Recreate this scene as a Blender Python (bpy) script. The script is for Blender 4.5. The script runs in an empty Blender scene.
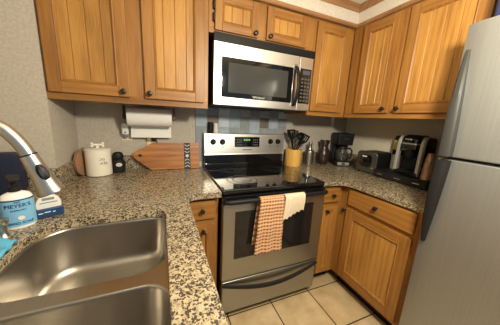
import bpy, bmesh, math, random
from mathutils import Vector, Matrix, Euler
random.seed(4)
PI = math.pi
SC = bpy.context.scene
COL = SC.collection

# ------------------------------------------------------------------ camera
CAM_P = Vector((-0.3137, -1.7827, 1.3384))
YAW, PITCH, ROLL, FPX = 0.4012, -0.2051, 0.0505, 210.8
def cam_axes():
    cy, sy, cp, sp = math.cos(YAW), math.sin(YAW), math.cos(PITCH), math.sin(PITCH)
    fw = Vector((sy*cp, cy*cp, sp)); r = Vector((cy, -sy, 0)); u = r.cross(fw)
    cr, sr = math.cos(ROLL), math.sin(ROLL)
    return fw, cr*r + sr*u, -sr*r + cr*u
fw, rt, up = cam_axes()
cd = bpy.data.cameras.new('camera'); cam = bpy.data.objects.new('camera', cd); COL.objects.link(cam)
cd.sensor_width = 36; cd.sensor_fit = 'HORIZONTAL'; cd.lens = 36*FPX/500; cd.clip_start = 0.02
M = Matrix.Identity(4)
for i, a in enumerate((rt, up, -fw)):
    M[0][i], M[1][i], M[2][i] = a
M.translation = CAM_P
cam.matrix_world = M
SC.camera = cam

# ------------------------------------------------------------------ world, lights, exposure
w = bpy.data.worlds.new('world'); SC.world = w; w.use_nodes = True
w.node_tree.nodes['Background'].inputs[0].default_value = (0.62, 0.80, 1.0, 1)
w.node_tree.nodes['Background'].inputs[1].default_value = 0.20
def point_light(name, loc, power, radius, color):
    l = bpy.data.lights.new(name, 'POINT'); l.energy = power; l.shadow_soft_size = radius; l.color = color
    o = bpy.data.objects.new(name, l); o.location = loc; COL.objects.link(o); return o
point_light('unseen_room_light', (0.30, -1.70, 1.77), 48, 0.07, (1.0, 0.90, 0.70))  # unseen light without fixture, set low to reach walls under the cabinets
SC.view_settings.view_transform = 'Standard'
SC.view_settings.look = 'None'
SC.view_settings.gamma = 1
SC.view_settings.use_curve_mapping = False
SC.view_settings.exposure = 0.95

# ------------------------------------------------------------------ materials
def newmat(name):
    m = bpy.data.materials.new(name); m.use_nodes = True
    nt = m.node_tree; b = nt.nodes['Principled BSDF']
    return m, nt, b
def plain(name, c, rough=0.5, metal=0.0, coat=0.0, trans=0.0, ior=1.45, bump=0.0, bscale=60, var=0.0, emit=0.0):
    m, nt, b = newmat(name)
    b.inputs['Base Color'].default_value = (*c, 1); b.inputs['Roughness'].default_value = rough
    b.inputs['Metallic'].default_value = metal; b.inputs['Coat Weight'].default_value = coat
    b.inputs['Transmission Weight'].default_value = trans; b.inputs['IOR'].default_value = ior
    if emit:
        b.inputs['Emission Color'].default_value = (*c, 1); b.inputs['Emission Strength'].default_value = emit
    tc = nt.nodes.new('ShaderNodeTexCoord')
    nz = nt.nodes.new('ShaderNodeTexNoise'); nz.inputs['Scale'].default_value = bscale; nz.inputs['Detail'].default_value = 3
    nt.links.new(tc.outputs['Object'], nz.inputs['Vector'])
    if var:
        mx = nt.nodes.new('ShaderNodeMix'); mx.data_type = 'RGBA'
        mx.inputs[6].default_value = (*[x*(1-var) for x in c], 1); mx.inputs[7].default_value = (*[min(1, x*(1+var)) for x in c], 1)
        nt.links.new(nz.outputs['Fac'], mx.inputs[0]); nt.links.new(mx.outputs[2], b.inputs['Base Color'])
    if bump:
        bp = nt.nodes.new('ShaderNodeBump'); bp.inputs['Strength'].default_value = bump; bp.inputs['Distance'].default_value = 0.002
        nt.links.new(nz.outputs['Fac'], bp.inputs['Height']); nt.links.new(bp.outputs[0], b.inputs['Normal'])
    return m
def ramp(nt, stops):
    r = nt.nodes.new('ShaderNodeValToRGB')
    while len(r.color_ramp.elements) < len(stops): r.color_ramp.elements.new(0.5)
    for e, (p, c) in zip(r.color_ramp.elements, stops): e.position = p; e.color = (*c, 1)
    return r
def oak(name, axis, lo=(0.17, 0.066, 0.013), mid=(0.31, 0.138, 0.029), hi=(0.44, 0.215, 0.052), rough=0.44):
    m, nt, b = newmat(name)
    tc = nt.nodes.new('ShaderNodeTexCoord'); oi = nt.nodes.new('ShaderNodeObjectInfo')
    add = nt.nodes.new('ShaderNodeVectorMath'); add.operation = 'ADD'
    sc = nt.nodes.new('ShaderNodeVectorMath'); sc.operation = 'SCALE'; sc.inputs[0].default_value = (3.1, 5.7, 7.3)
    nt.links.new(oi.outputs['Random'], sc.inputs[3])
    nt.links.new(tc.outputs['Object'], add.inputs[0]); nt.links.new(sc.outputs[0], add.inputs[1])
    def mapped(across, along):
        mp = nt.nodes.new('ShaderNodeMapping'); s = [across]*3; s['XYZ'.index(axis)] = along
        mp.inputs['Scale'].default_value = s; nt.links.new(add.outputs[0], mp.inputs[0]); return mp
    n1 = nt.nodes.new('ShaderNodeTexNoise'); n1.inputs['Scale'].default_value = 1; n1.inputs['Detail'].default_value = 4; n1.inputs['Distortion'].default_value = 1.2
    nt.links.new(mapped(55, 4.0).outputs[0], n1.inputs['Vector'])
    n2 = nt.nodes.new('ShaderNodeTexNoise'); n2.inputs['Scale'].default_value = 1; n2.inputs['Detail'].default_value = 2
    nt.links.new(mapped(230, 9).outputs[0], n2.inputs['Vector'])
    n3 = nt.nodes.new('ShaderNodeTexNoise'); n3.inputs['Scale'].default_value = 1
    nt.links.new(mapped(9, 2.2).outputs[0], n3.inputs['Vector'])
    wv = nt.nodes.new('ShaderNodeTexWave'); wv.wave_type = 'RINGS'; wv.inputs['Scale'].default_value = 1.0; wv.inputs['Distortion'].default_value = 5; wv.inputs['Detail'].default_value = 2
    nt.links.new(mapped(9, 0.9).outputs[0], wv.inputs['Vector'])
    def mth(op, a, bb):
        k = nt.nodes.new('ShaderNodeMath'); k.operation = op
        for i, v in enumerate((a, bb)):
            if isinstance(v, (int, float)): k.inputs[i].default_value = v
            else: nt.links.new(v, k.inputs[i])
        return k.outputs[0]
    s = mth('ADD', mth('MULTIPLY', n1.outputs['Fac'], 0.17), mth('MULTIPLY', n2.outputs['Fac'], 0.30))
    s = mth('ADD', s, mth('MULTIPLY', n3.outputs['Fac'], 0.40)); s = mth('ADD', s, mth('MULTIPLY', wv.outputs['Fac'], 0.10))
    r = ramp(nt, [(0.28, lo), (0.50, mid), (0.76, hi)])
    nt.links.new(s, r.inputs[0]); nt.links.new(r.outputs[0], b.inputs['Base Color'])
    b.inputs['Roughness'].default_value = rough
    bp = nt.nodes.new('ShaderNodeBump'); bp.inputs['Strength'].default_value = 0.15; bp.inputs['Distance'].default_value = 0.001
    nt.links.new(n2.outputs['Fac'], bp.inputs['Height']); nt.links.new(bp.outputs[0], b.inputs['Normal'])
    return m
def brushed(name, c, rough, axis, metal=1.0):
    m, nt, b = newmat(name)
    tc = nt.nodes.new('ShaderNodeTexCoord'); mp = nt.nodes.new('ShaderNodeMapping'); s = [260]*3; s['XYZ'.index(axis)] = 3
    mp.inputs['Scale'].default_value = s; nt.links.new(tc.outputs['Object'], mp.inputs[0])
    n = nt.nodes.new('ShaderNodeTexNoise'); n.inputs['Scale'].default_value = 1; n.inputs['Detail'].default_value = 2
    nt.links.new(mp.outputs[0], n.inputs['Vector'])
    r = ramp(nt, [(0.3, [x*0.95 for x in c]), (0.7, [min(1, x*1.05) for x in c])])
    nt.links.new(n.outputs['Fac'], r.inputs[0]); nt.links.new(r.outputs[0], b.inputs['Base Color'])
    b.inputs['Metallic'].default_value = metal; b.inputs['Roughness'].default_value = rough
    return m
def granite(name):
    m, nt, b = newmat(name)
    tc = nt.nodes.new('ShaderNodeTexCoord')
    nz = nt.nodes.new('ShaderNodeTexNoise'); nz.inputs['Scale'].default_value = 60; nz.inputs['Detail'].default_value = 5; nz.inputs['Roughness'].default_value = 0.65
    nt.links.new(tc.outputs['Object'], nz.inputs['Vector'])
    base = ramp(nt, [(0.30, (0.10, 0.085, 0.068)), (0.40, (0.24, 0.19, 0.125)), (0.50, (0.36, 0.29, 0.185)), (0.60, (0.44, 0.365, 0.24)), (0.72, (0.30, 0.21, 0.12))])
    nt.links.new(nz.outputs['Fac'], base.inputs[0])
    vo = nt.nodes.new('ShaderNodeTexVoronoi'); vo.inputs['Scale'].default_value = 210; vo.inputs['Randomness'].default_value = 1
    nt.links.new(tc.outputs['Object'], vo.inputs['Vector'])
    sep = nt.nodes.new('ShaderNodeSeparateColor'); nt.links.new(vo.outputs['Color'], sep.inputs[0])
    n2 = nt.nodes.new('ShaderNodeTexNoise'); n2.inputs['Scale'].default_value = 48; n2.inputs['Detail'].default_value = 2
    nt.links.new(tc.outputs['Object'], n2.inputs['Vector'])
    ad = nt.nodes.new('ShaderNodeMath'); ad.operation = 'MULTIPLY_ADD'; ad.inputs[1].default_value = 1.3
    nt.links.new(n2.outputs['Fac'], ad.inputs[0]); nt.links.new(sep.outputs[0], ad.inputs[2])
    dk = ramp(nt, [(0.0, (0, 0, 0)), (0.5, (0, 0, 0))]); dk.color_ramp.interpolation = 'LINEAR'
    e = dk.color_ramp.elements; e[0].position = 0.0; e[0].color = (0, 0, 0, 1); e[1].position = 1.0; e[1].color = (1, 1, 1, 1); e[0].position = 0.97; e[1].position = 1.0
    sc = nt.nodes.new('ShaderNodeMath'); sc.operation = 'MULTIPLY'; sc.inputs[1].default_value = 0.70
    nt.links.new(ad.outputs[0], sc.inputs[0]); nt.links.new(sc.outputs[0], dk.inputs[0])
    mx = nt.nodes.new('ShaderNodeMix'); mx.data_type = 'RGBA'; mx.inputs[7].default_value = (0.05, 0.043, 0.037, 1)
    nt.links.new(base.outputs[0], mx.inputs[6])
    nt.links.new(dk.outputs[0], mx.inputs[0])
    v2 = nt.nodes.new('ShaderNodeTexVoronoi'); v2.inputs['Scale'].default_value = 190
    nt.links.new(tc.outputs['Object'], v2.inputs['Vector'])
    s2 = nt.nodes.new('ShaderNodeSeparateColor'); nt.links.new(v2.outputs['Color'], s2.inputs[0])
    gt = nt.nodes.new('ShaderNodeMath'); gt.operation = 'GREATER_THAN'; gt.inputs[1].default_value = 0.82; nt.links.new(s2.outputs[1], gt.inputs[0])
    m2 = nt.nodes.new('ShaderNodeMix'); m2.data_type = 'RGBA'; m2.inputs[7].default_value = (0.06, 0.05, 0.045, 1)
    nt.links.new(mx.outputs[2], m2.inputs[6]); nt.links.new(gt.outputs[0], m2.inputs[0])
    nt.links.new(m2.outputs[2], b.inputs['Base Color']); b.inputs['Roughness'].default_value = 0.20
    return m
def wallpaper(name, c1, c2):
    m, nt, b = newmat(name)
    tc = nt.nodes.new('ShaderNodeTexCoord')
    nz = nt.nodes.new('ShaderNodeTexNoise'); nz.inputs['Scale'].default_value = 85; nz.inputs['Detail'].default_value = 5; nz.inputs['Roughness'].default_value = 0.7
    nt.links.new(tc.outputs['Object'], nz.inputs['Vector'])
    r = ramp(nt, [(0.35, c1), (0.62, c2)]); nt.links.new(nz.outputs['Fac'], r.inputs[0]); nt.links.new(r.outputs[0], b.inputs['Base Color'])
    b.inputs['Roughness'].default_value = 0.8
    bp = nt.nodes.new('ShaderNodeBump'); bp.inputs['Strength'].default_value = 0.3; bp.inputs['Distance'].default_value = 0.002
    nt.links.new(nz.outputs['Fac'], bp.inputs['Height']); nt.links.new(bp.outputs[0], b.inputs['Normal'])
    return m
def floor_tiles(name):
    m, nt, b = newmat(name)
    tc = nt.nodes.new('ShaderNodeTexCoord'); mp = nt.nodes.new('ShaderNodeMapping')
    mp.inputs['Location'].default_value = (-0.404 + 0.0025 + 3.35, 0.635 + 0.0025 + 3.35, 0)
    nt.links.new(tc.outputs['Object'], mp.inputs[0])
    br = nt.nodes.new('ShaderNodeTexBrick'); br.offset = 0; br.squash = 1
    br.inputs['Scale'].default_value = 1; br.inputs['Brick Width'].default_value = 0.335; br.inputs['Row Height'].default_value = 0.335
    br.inputs['Mortar Size'].default_value = 0.0042; br.inputs['Mortar Smooth'].default_value = 0.1; br.inputs['Bias'].default_value = 0
    br.inputs['Color1'].default_value = (0.60, 0.46, 0.27, 1); br.inputs['Color2'].default_value = (0.66, 0.51, 0.31, 1); br.inputs['Mortar'].default_value = (0.022, 0.018, 0.015, 1)
    nt.links.new(mp.outputs[0], br.inputs['Vector'])
    nz = nt.nodes.new('ShaderNodeTexNoise'); nz.inputs['Scale'].default_value = 9; nz.inputs['Detail'].default_value = 6; nt.links.new(tc.outputs['Object'], nz.inputs['Vector'])
    r = ramp(nt, [(0.3, (0.72, 0.68, 0.60)), (0.7, (1.0, 1.0, 1.0))]); nt.links.new(nz.outputs['Fac'], r.inputs[0])
    mx = nt.nodes.new('ShaderNodeMix'); mx.data_type = 'RGBA'; mx.blend_type = 'MULTIPLY'; mx.inputs[0].default_value = 1
    nt.links.new(br.outputs['Color'], mx.inputs[6]); nt.links.new(r.outputs[0], mx.inputs[7]); nt.links.new(mx.outputs[2], b.inputs['Base Color'])
    b.inputs['Roughness'].default_value = 0.42
    bp = nt.nodes.new('ShaderNodeBump'); bp.inputs['Strength'].default_value = 0.5; bp.inputs['Distance'].default_value = 0.003; bp.invert = True
    nt.links.new(br.outputs['Fac'], bp.inputs['Height']); nt.links.new(bp.outputs[0], b.inputs['Normal'])
    return m
def knit(name, c1, c2, ux, uz):
    m, nt, b = newmat(name)
    uv = nt.nodes.new('ShaderNodeUVMap'); uv.uv_map = 'UVMap'
    sp = nt.nodes.new('ShaderNodeSeparateXYZ'); nt.links.new(uv.outputs[0], sp.inputs[0])
    def sn(out, k):
        a = nt.nodes.new('ShaderNodeMath'); a.operation = 'MULTIPLY'; a.inputs[1].default_value = k*2*PI; nt.links.new(out, a.inputs[0])
        s = nt.nodes.new('ShaderNodeMath'); s.operation = 'SINE'; nt.links.new(a.outputs[0], s.inputs[0])
        q = nt.nodes.new('ShaderNodeMath'); q.operation = 'MULTIPLY_ADD'; q.inputs[1].default_value = 0.5; q.inputs[2].default_value = 0.5; nt.links.new(s.outputs[0], q.inputs[0]); return q.outputs[0]
    mu = nt.nodes.new('ShaderNodeMath'); mu.operation = 'MULTIPLY'; hf = nt.nodes.new('ShaderNodeMath'); hf.operation = 'MULTIPLY_ADD'; hf.inputs[1].default_value = 0.55; hf.inputs[2].default_value = 0.45; nt.links.new(sn(sp.outputs[0], ux), hf.inputs[0]); nt.links.new(hf.outputs[0], mu.inputs[0]); nt.links.new(sn(sp.outputs[1], uz), mu.inputs[1])
    r = ramp(nt, [(0.25, c1), (0.75, c2)]); nt.links.new(mu.outputs[0], r.inputs[0]); nt.links.new(r.outputs[0], b.inputs['Base Color'])
    b.inputs['Roughness'].default_value = 0.9; b.inputs['Sheen Weight'].default_value = 0.2
    bp = nt.nodes.new('ShaderNodeBump'); bp.inputs['Strength'].default_value = 0.6; bp.inputs['Distance'].default_value = 0.004; bp.invert = True
    nt.links.new(mu.outputs[0], bp.inputs['Height']); nt.links.new(bp.outputs[0], b.inputs['Normal'])
    return m

OP = oak('oak_panel_veneer', 'Z', (0.20, 0.085, 0.018), (0.42, 0.205, 0.044), (0.56, 0.305, 0.078), 0.42)
OZ, OX, OY = oak('oak_upright', 'Z'), oak('oak_across', 'X'), oak('oak_deep', 'Y')
TRIM = oak('trim_oak', 'X', (0.20, 0.09, 0.035), (0.33, 0.17, 0.075), (0.42, 0.23, 0.11), 0.45)
CARC = oak('carcass_oak', 'Z', (0.14, 0.055, 0.014), (0.28, 0.12, 0.03), (0.38, 0.18, 0.05))
GRAN = granite('speckled_granite')
WALL = wallpaper('beige_wallpaper', (0.41, 0.365, 0.305), (0.505, 0.46, 0.395))
CEIL = plain('ceiling_paint', (0.70, 0.66, 0.58), 0.9, bump=0.2, bscale=120)
SOFF = wallpaper('soffit_paper', (0.56, 0.51, 0.43), (0.68, 0.63, 0.55))
WALLR = wallpaper('cream_lit_wallpaper', (0.60, 0.55, 0.43), (0.76, 0.71, 0.57))  # right wall: cream paper, colour lightened to stand in for stronger light there
FLOOR = floor_tiles('beige_floor_tile')
STEEL = brushed('brushed_stainless', (0.70, 0.68, 0.64), 0.36, 'X', 0.97)
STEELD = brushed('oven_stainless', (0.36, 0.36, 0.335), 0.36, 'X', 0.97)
STEELB = brushed('sink_stainless', (0.44, 0.41, 0.365), 0.31, 'Y')
FRIDGE = brushed('fridge_stainless', (0.36, 0.375, 0.37), 0.42, 'Z', 0.78)
HANDLE = plain('dark_grey_metal', (0.050, 0.050, 0.048), 0.50, 0.3)
HANDLED = plain('black_handle_plastic', (0.014, 0.013, 0.014), 0.58)
CHROME = plain('satin_chrome', (0.72, 0.70, 0.66), 0.18, 1.0)
NICKEL = brushed('brushed_nickel', (0.55, 0.53, 0.49), 0.30, 'Z')
BLACK = plain('black_plastic', (0.010, 0.010, 0.011), 0.48)
BLACKG = plain('black_gloss', (0.006, 0.006, 0.007), 0.06, coat=0.5)
GLASSK = plain('dark_oven_glass', (0.012, 0.011, 0.011), 0.07)
MWGL = plain('microwave_window_glass', (0.05, 0.05, 0.048), 0.10)
KNOB = plain('dark_bronze', (0.035, 0.028, 0.024), 0.38, 0.6)
for _m in (HANDLED, BLACK, HANDLE): _m.node_tree.nodes['Principled BSDF'].inputs['Specular IOR Level'].default_value = 0.25
DARK = plain('dark_recess', (0.012, 0.010, 0.008), 0.8)
WHITE = plain('white_ceramic', (0.80, 0.75, 0.66), 0.22, coat=0.3)
WPLA = plain('white_plastic', (0.72, 0.70, 0.66), 0.4)
PAPER = plain('paper_towel', (0.80, 0.79, 0.77), 0.92, bump=0.4, bscale=200)
SILV = plain('silver_plastic', (0.55, 0.55, 0.53), 0.34, 0.55)
INK = plain('dark_ink', (0.03, 0.03, 0.035), 0.6)

# ------------------------------------------------------------------ mesh helpers
class MB:
    def __init__(s): s.bm = bmesh.new(); s.uv = None
    def box(s, lo, hi, bev=0.0, seg=2, mi=0, mat=None):
        lo, hi = Vector(lo), Vector(hi); c = (lo+hi)/2; d = hi-lo
        t = bmesh.new(); bmesh.ops.create_cube(t, size=1)
        bmesh.ops.transform(t, matrix=Matrix.Translation(c) @ Matrix.Diagonal((abs(d.x), abs(d.y), abs(d.z), 1)), verts=t.verts)
        if bev: bmesh.ops.bevel(t, geom=t.edges[:], offset=bev, segments=seg, profile=0.5, affect='EDGES')
        return s._merge(t, mat, mi)
    def _merge(s, t, mat=None, mi=0):
        if mat is not None: bmesh.ops.transform(t, matrix=mat, verts=t.verts)
        mp = {}
        for v in t.verts: mp[v] = s.bm.verts.new(v.co)
        for f in t.faces:
            try:
                n = s.bm.faces.new([mp[v] for v in f.verts]); n.material_index = mi
            except ValueError: pass
        t.free(); return s
    def lathe(s, prof, seg=32, mat=None, mi=0, sx=1.0, sy=1.0):
        t = bmesh.new(); rings = []
        for r, z in prof:
            if r < 1e-6: rings.append([t.verts.new((0, 0, z))])
            else: rings.append([t.verts.new((r*sx*math.cos(2*PI*i/seg), r*sy*math.sin(2*PI*i/seg), z)) for i in range(seg)])
        for a, b in zip(rings, rings[1:]):
            for i in range(seg):
                j = (i+1) % seg
                if len(a) == 1 and len(b) == 1: continue
                if len(a) == 1: t.faces.new((a[0], b[j], b[i])) if False else t.faces.new((a[0], b[i], b[j]))
                elif len(b) == 1: t.faces.new((a[i], a[j], b[0]))
                else: t.faces.new((a[i], a[j], b[j], b[i]))
        return s._merge(t, mat, mi)
    def cyl(s, p0, p1, r0, r1=None, seg=20, mi=0):
        p0, p1 = Vector(p0), Vector(p1); d = p1-p0; L = d.length; r1 = r0 if r1 is None else r1
        q = d.to_track_quat('Z', 'Y').to_matrix().to_4x4()
        e = min(r0, r1)*0.12
        return s.lathe([(0, 0), (r0-e, 0), (r0, e), (r1, L-e), (r1-e, L), (0, L)], seg, Matrix.Translation(p0) @ q, mi)
    def tube(s, path, rad, seg=12, mi=0, flat=1.0, ref=None):
        P = [Vector(p) for p in path]; t = bmesh.new(); rings = []
        n = len(P); prev = None
        for i, p in enumerate(P):
            d = (P[min(i+1, n-1)] - P[max(i-1, 0)]).normalized()
            if prev is None:
                a = ref.copy() if ref is not None else (Vector((0, 0, 1)) if abs(d.z) < 0.9 else Vector((1, 0, 0)))
            else: a = prev
            a = (a - d*a.dot(d)).normalized(); prev = a; b = d.cross(a)
            r = rad[i] if isinstance(rad, (list, tuple)) else rad
            rings.append([t.verts.new(p + a*r*math.cos(2*PI*k/seg) + b*r*flat*math.sin(2*PI*k/seg)) for k in range(seg)])
        for A, B in zip(rings, rings[1:]):
            for k in range(seg): t.faces.new((A[k], A[(k+1) % seg], B[(k+1) % seg], B[k]))
        t.faces.new(rings[0][::-1]); t.faces.new(rings[-1])
        return s._merge(t, None, mi)
    def prism(s, poly, z0, z1, holes=(), mat=None, bev=0.0, mi=0):
        """polygon (x,y) extruded from z0 to z1"""
        t = bmesh.new(); es = []
        for lp in (poly, *holes):
            vs = [t.verts.new((x, y, z1)) for x, y in lp]
            es += [t.edges.new((vs[i], vs[(i+1) % len(vs)])) for i in range(len(vs))]
        bmesh.ops.triangle_fill(t, edges=es, use_beauty=True, use_dissolve=False)
        bmesh.ops.recalc_face_normals(t, faces=t.faces)
        for f in t.faces:
            if f.normal.z < 0: f.normal_flip()
        r = bmesh.ops.extrude_face_region(t, geom=t.faces[:])
        vs = [g for g in r['geom'] if isinstance(g, bmesh.types.BMVert)]
        bmesh.ops.translate(t, verts=vs, vec=(0, 0, z0-z1))
        bmesh.ops.recalc_face_normals(t, faces=t.faces)
        if bev:
            eds = [e for e in t.edges if len(e.link_faces) == 2 and e.calc_face_angle(0) > 0.6 and abs(e.verts[0].co.z-e.verts[1].co.z) < 1e-6]
            bmesh.ops.bevel(t, geom=eds, offset=bev, segments=2, profile=0.5, affect='EDGES')
        return s._merge(t, mat, mi)
    def loft(s, loops, cap0=False, cap1=False, mi=0, mat=None):
        t = bmesh.new(); R = [[t.verts.new(p) for p in lp] for lp in loops]; n = len(R[0])
        for A, B in zip(R, R[1:]):
            for k in range(n): t.faces.new((A[k], A[(k+1) % n], B[(k+1) % n], B[k]))
        if cap0: t.faces.new(R[0][::-1])
        if cap1: t.faces.new(R[-1])
        return s._merge(t, mat, mi)
    def mesh(s, name, smooth=40, recalc=True):
        if recalc: bmesh.ops.recalc_face_normals(s.bm, faces=s.bm.faces[:])
        me = bpy.data.meshes.new(name); s.bm.to_mesh(me); s.bm.free()
        if smooth:
            me.polygons.foreach_set('use_smooth', [True]*len(me.polygons)); me.set_sharp_from_angle(angle=math.radians(smooth))
        return me
def rrect(x0, x1, y0, y1, r, n=6):
    P = []
    q = r if isinstance(r, (tuple, list)) else (r, r, r, r)      # +x+y, -x+y, -x-y, +x-y
    for cx, cy, a, r in ((x1-q[0], y1-q[0], 0, q[0]), (x0+q[1], y1-q[1], 90, q[1]), (x0+q[2], y0+q[2], 180, q[2]), (x1-q[3], y0+q[3], 270, q[3])):
        for k in range(n+1):
            t = math.radians(a + 90*k/n); P.append((cx+r*math.cos(t), cy+r*math.sin(t)))
    return P
def tag(o, label, cat, group=None):
    o['label'] = label; o['category'] = cat
    if group: o['group'] = group
    return o
def thing(name, loc, label, cat, group=None, rz=0.0, rot=None):
    o = bpy.data.objects.new(name, None); COL.objects.link(o); o.empty_display_size = 0.05
    o.location = loc; o.rotation_euler = rot if rot else (0, 0, rz)
    return tag(o, label, cat, group)
def root_of(o):
    while o.parent: o = o.parent
    return o
def part(parent, name, mb, mats, world=False, smooth=40, label=None, recalc=True):
    """one mesh object; world=True: coordinates were given in the room's frame and the root is unrotated"""
    if world: bmesh.ops.translate(mb.bm, verts=mb.bm.verts[:], vec=-root_of(parent).location)
    me = mb.mesh(name, smooth, recalc)
    for m in (mats if isinstance(mats, (list, tuple)) else [mats]): me.materials.append(m)
    o = bpy.data.objects.new(name, me); COL.objects.link(o); o.parent = parent
    if smooth:
        wn_ = o.modifiers.new('weighted_normals', 'WEIGHTED_NORMAL'); wn_.keep_sharp = True
    if label: o['label'] = label
    return o
def single(name, mb, mats, label, cat, loc=(0, 0, 0), rz=0.0, rot=None, group=None, smooth=40, recalc=True):
    me = mb.mesh(name, smooth, recalc)
    for m in (mats if isinstance(mats, (list, tuple)) else [mats]): me.materials.append(m)
    o = bpy.data.objects.new(name, me); COL.objects.link(o); o.location = loc; o.rotation_euler = rot if rot else (0, 0, rz)
    return tag(o, label, cat, group)
def struct(name, mb, mats, smooth=0):
    me = mb.mesh(name, smooth)
    for m in (mats if isinstance(mats, (list, tuple)) else [mats]): me.materials.append(m)
    o = bpy.data.objects.new(name, me); COL.objects.link(o); o['kind'] = 'structure'; return o
def text_part(parent, name, body, size, mat, matrix, bend=None, depth=0.0004):
    """lettering as a mesh part; matrix places the text plane (text x, y, out) in the root's frame"""
    cu = bpy.data.curves.new(name, 'FONT'); cu.body = body; cu.size = size; cu.extrude = depth; cu.align_x = 'CENTER'; cu.align_y = 'CENTER'; cu.resolution_u = 3
    t = bpy.data.objects.new(name+'_src', cu); COL.objects.link(t)
    dg = bpy.context.evaluated_depsgraph_get(); me = bpy.data.meshes.new_from_object(t.evaluated_get(dg))
    bpy.data.objects.remove(t); bpy.data.curves.remove(cu)
    if bend:
        for v in me.vertices:
            a = v.co.x/bend; r = bend + v.co.z
            v.co = Vector((r*math.sin(a), v.co.y, r*math.cos(a)-bend))
    me.transform(matrix); me.materials.clear(); me.materials.append(mat)
    o = bpy.data.objects.new(name, me); COL.objects.link(o); o.parent = parent; return o

# ------------------------------------------------------------------ the room
XL, XR, YB, YJ, XW, ZC = -0.851, 1.60, 0.02, -0.343, -1.28, 2.245
CT = 0.914     # worktop height
struct('floor', MB().box((-1.4, -3.3, -0.06), (1.8, 0.14, 0.0)), FLOOR)
struct('ceiling', MB().box((-1.4, -3.3, ZC), (1.8, 0.14, ZC+0.06)), CEIL)
struct('wall_back', MB().box((XL, YB, 0), (XR, YB+0.12, ZC)), WALL)
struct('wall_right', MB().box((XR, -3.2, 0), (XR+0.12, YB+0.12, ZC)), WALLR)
struct('wall_left', MB().box((XW-0.12, -3.2, 0), (XW, YJ, ZC)), WALL)
struct('wall_corner', MB().box((XW-0.12, YJ, 0), (XL, YB+0.12, ZC)), WALL)
# soffit above the upper cabinets, and the oak moulding at the ceiling
SZ0 = 2.115
struct('trim_1', MB().prism([(XL, YB), (XL, -0.36), (1.165, -0.36), (1.165, -3.2), (XR, -3.2), (XR, YB)], SZ0, ZC), SOFF)
def moulding(name, z0, z1, prof, mat):
    mb = MB()
    A = [(XL, -0.36), (1.165, -0.36), (1.165, -3.2)]
    loops = []
    for (x, y), (nx, ny) in zip(A, ((0, -1), (-1, -1), (-1, 0))):
        loops.append([(x+nx*o, y+ny*o, z) for o, z in prof])
    mb.loft(loops, True, True); return struct(name, mb, mat, 30)
moulding('trim_2', 0, 0, [(0, 2.200), (0.008, 2.200), (0.010, 2.212), (0.026, 2.234), (0.030, 2.236), (0.030, 2.245), (0, 2.245)], TRIM)
moulding('trim_3', 0, 0, [(-0.012, 2.086), (0.012, 2.086), (0.020, 2.096), (0.020, 2.108), (0.008, 2.116), (-0.012, 2.116)], TRIM)

# ------------------------------------------------------------------ cabinets
class Frame:
    """face frame: a runs along the front, z up, c outward"""
    def __init__(s, o, u, n): s.m = Matrix(((u[0], n[0], 0, o[0]), (u[1], n[1], 0, o[1]), (0, 0, 1, o[2]), (0, 0, 0, 1)))
def add_knob(parent, fr, a, z, c, r=0.015):
    k = MB()
    q = fr.m @ Matrix.Translation((a, c, z)) @ Matrix.Rotation(-PI/2, 4, 'X')
    k.lathe([(0, 0), (0.008, 0), (0.0075, 0.004), (0.0055, 0.010), (0.008, 0.014), (r*0.95, 0.018), (r, 0.022), (r*0.85, 0.027), (r*0.4, 0.029), (0, 0.0295)], 20, q)
    return part(parent, 'knob', k, KNOB, True)
def add_door(cab, fr, a0, a1, z0, z1, knob, beads=True, rail=None, mats=(OZ, OX), sw=0.055, hinge=None):
    c0, c1 = 0.001, 0.021
    mb = MB()
    def bx(lo, hi, mi=0, bev=0.003): mb.box(lo, hi, bev, 2, mi, fr.m)
    bx((a0, c0, z0), (a0+sw, c1, z1)); bx((a1-sw, c0, z0), (a1, c1, z1))
    bx((a0+sw, c0, z0), (a1-sw, c1, z0+sw), 1); bx((a0+sw, c0, z1-sw), (a1-sw, c1, z1), 1)
    # moulded inner edge
    i0, i1, k0, k1 = a0+sw, a1-sw, z0+sw, z1-sw
    def ring(e, c): return [(i0+e, c, k0+e), (i1-e, c, k0+e), (i1-e, c, k1-e), (i0+e, c, k1-e)]
    mb.loft([ring(-0.001, c1-0.001), ring(0.004, c1+0.002), ring(0.010, c1-0.003), ring(0.015, c1-0.010), ring(0.015, c0)], mat=fr.m)
    d = part(cab, 'door', mb, list(mats), True)
    p = MB()
    if beads:
        n = max(2, round((i1-i0)/0.062)); wd = (i1-i0+0.02)/n
        for k in range(n):
            p.box((i0-0.01+k*wd+0.0008, c0, k0-0.01), (i0-0.01+(k+1)*wd-0.0008, c1-0.009, k1+0.01), 0.0022, 1, 0, fr.m)
        p.box((i0-0.01, c0, k0-0.01), (i1+0.01, c1-0.014, k1+0.01), 0, 1, 0, fr.m)
    else:
        p.box((i0-0.01, c0, k0-0.01), (i1+0.01, c1-0.010, k1+0.01), 0, 1, 0, fr.m)
    part(d, 'panel', p, OP, True, smooth=0)
    if knob: add_knob(d, fr, knob[0], knob[1], c1)
    if hinge is not None:
        h = MB()
        for zz in (z0+0.07, z1-0.07):
            h.box((hinge-0.005, 0.0, zz-0.025), (hinge+0.005, c1+0.004, zz+0.025), 0.002, 1, 0, fr.m)
        part(d, 'hinge', h, KNOB, True)
    return d
def add_drawer(cab, fr, a0, a1, z0, z1, mat):
    mb = MB(); mb.box((a0, 0.001, z0), (a1, 0.020, z1), 0.006, 3, 0, fr.m)
    d = part(cab, 'drawer', mb, mat, True)
    add_knob(d, fr, (a0+a1)/2, (z0+z1)/2, 0.020); return d

ZUB, ZUT, YU = 1.388, 2.114, -0.340
FB = Frame((0, YU, 0), (1, 0), (0, -1))                 # upper, back wall
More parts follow.
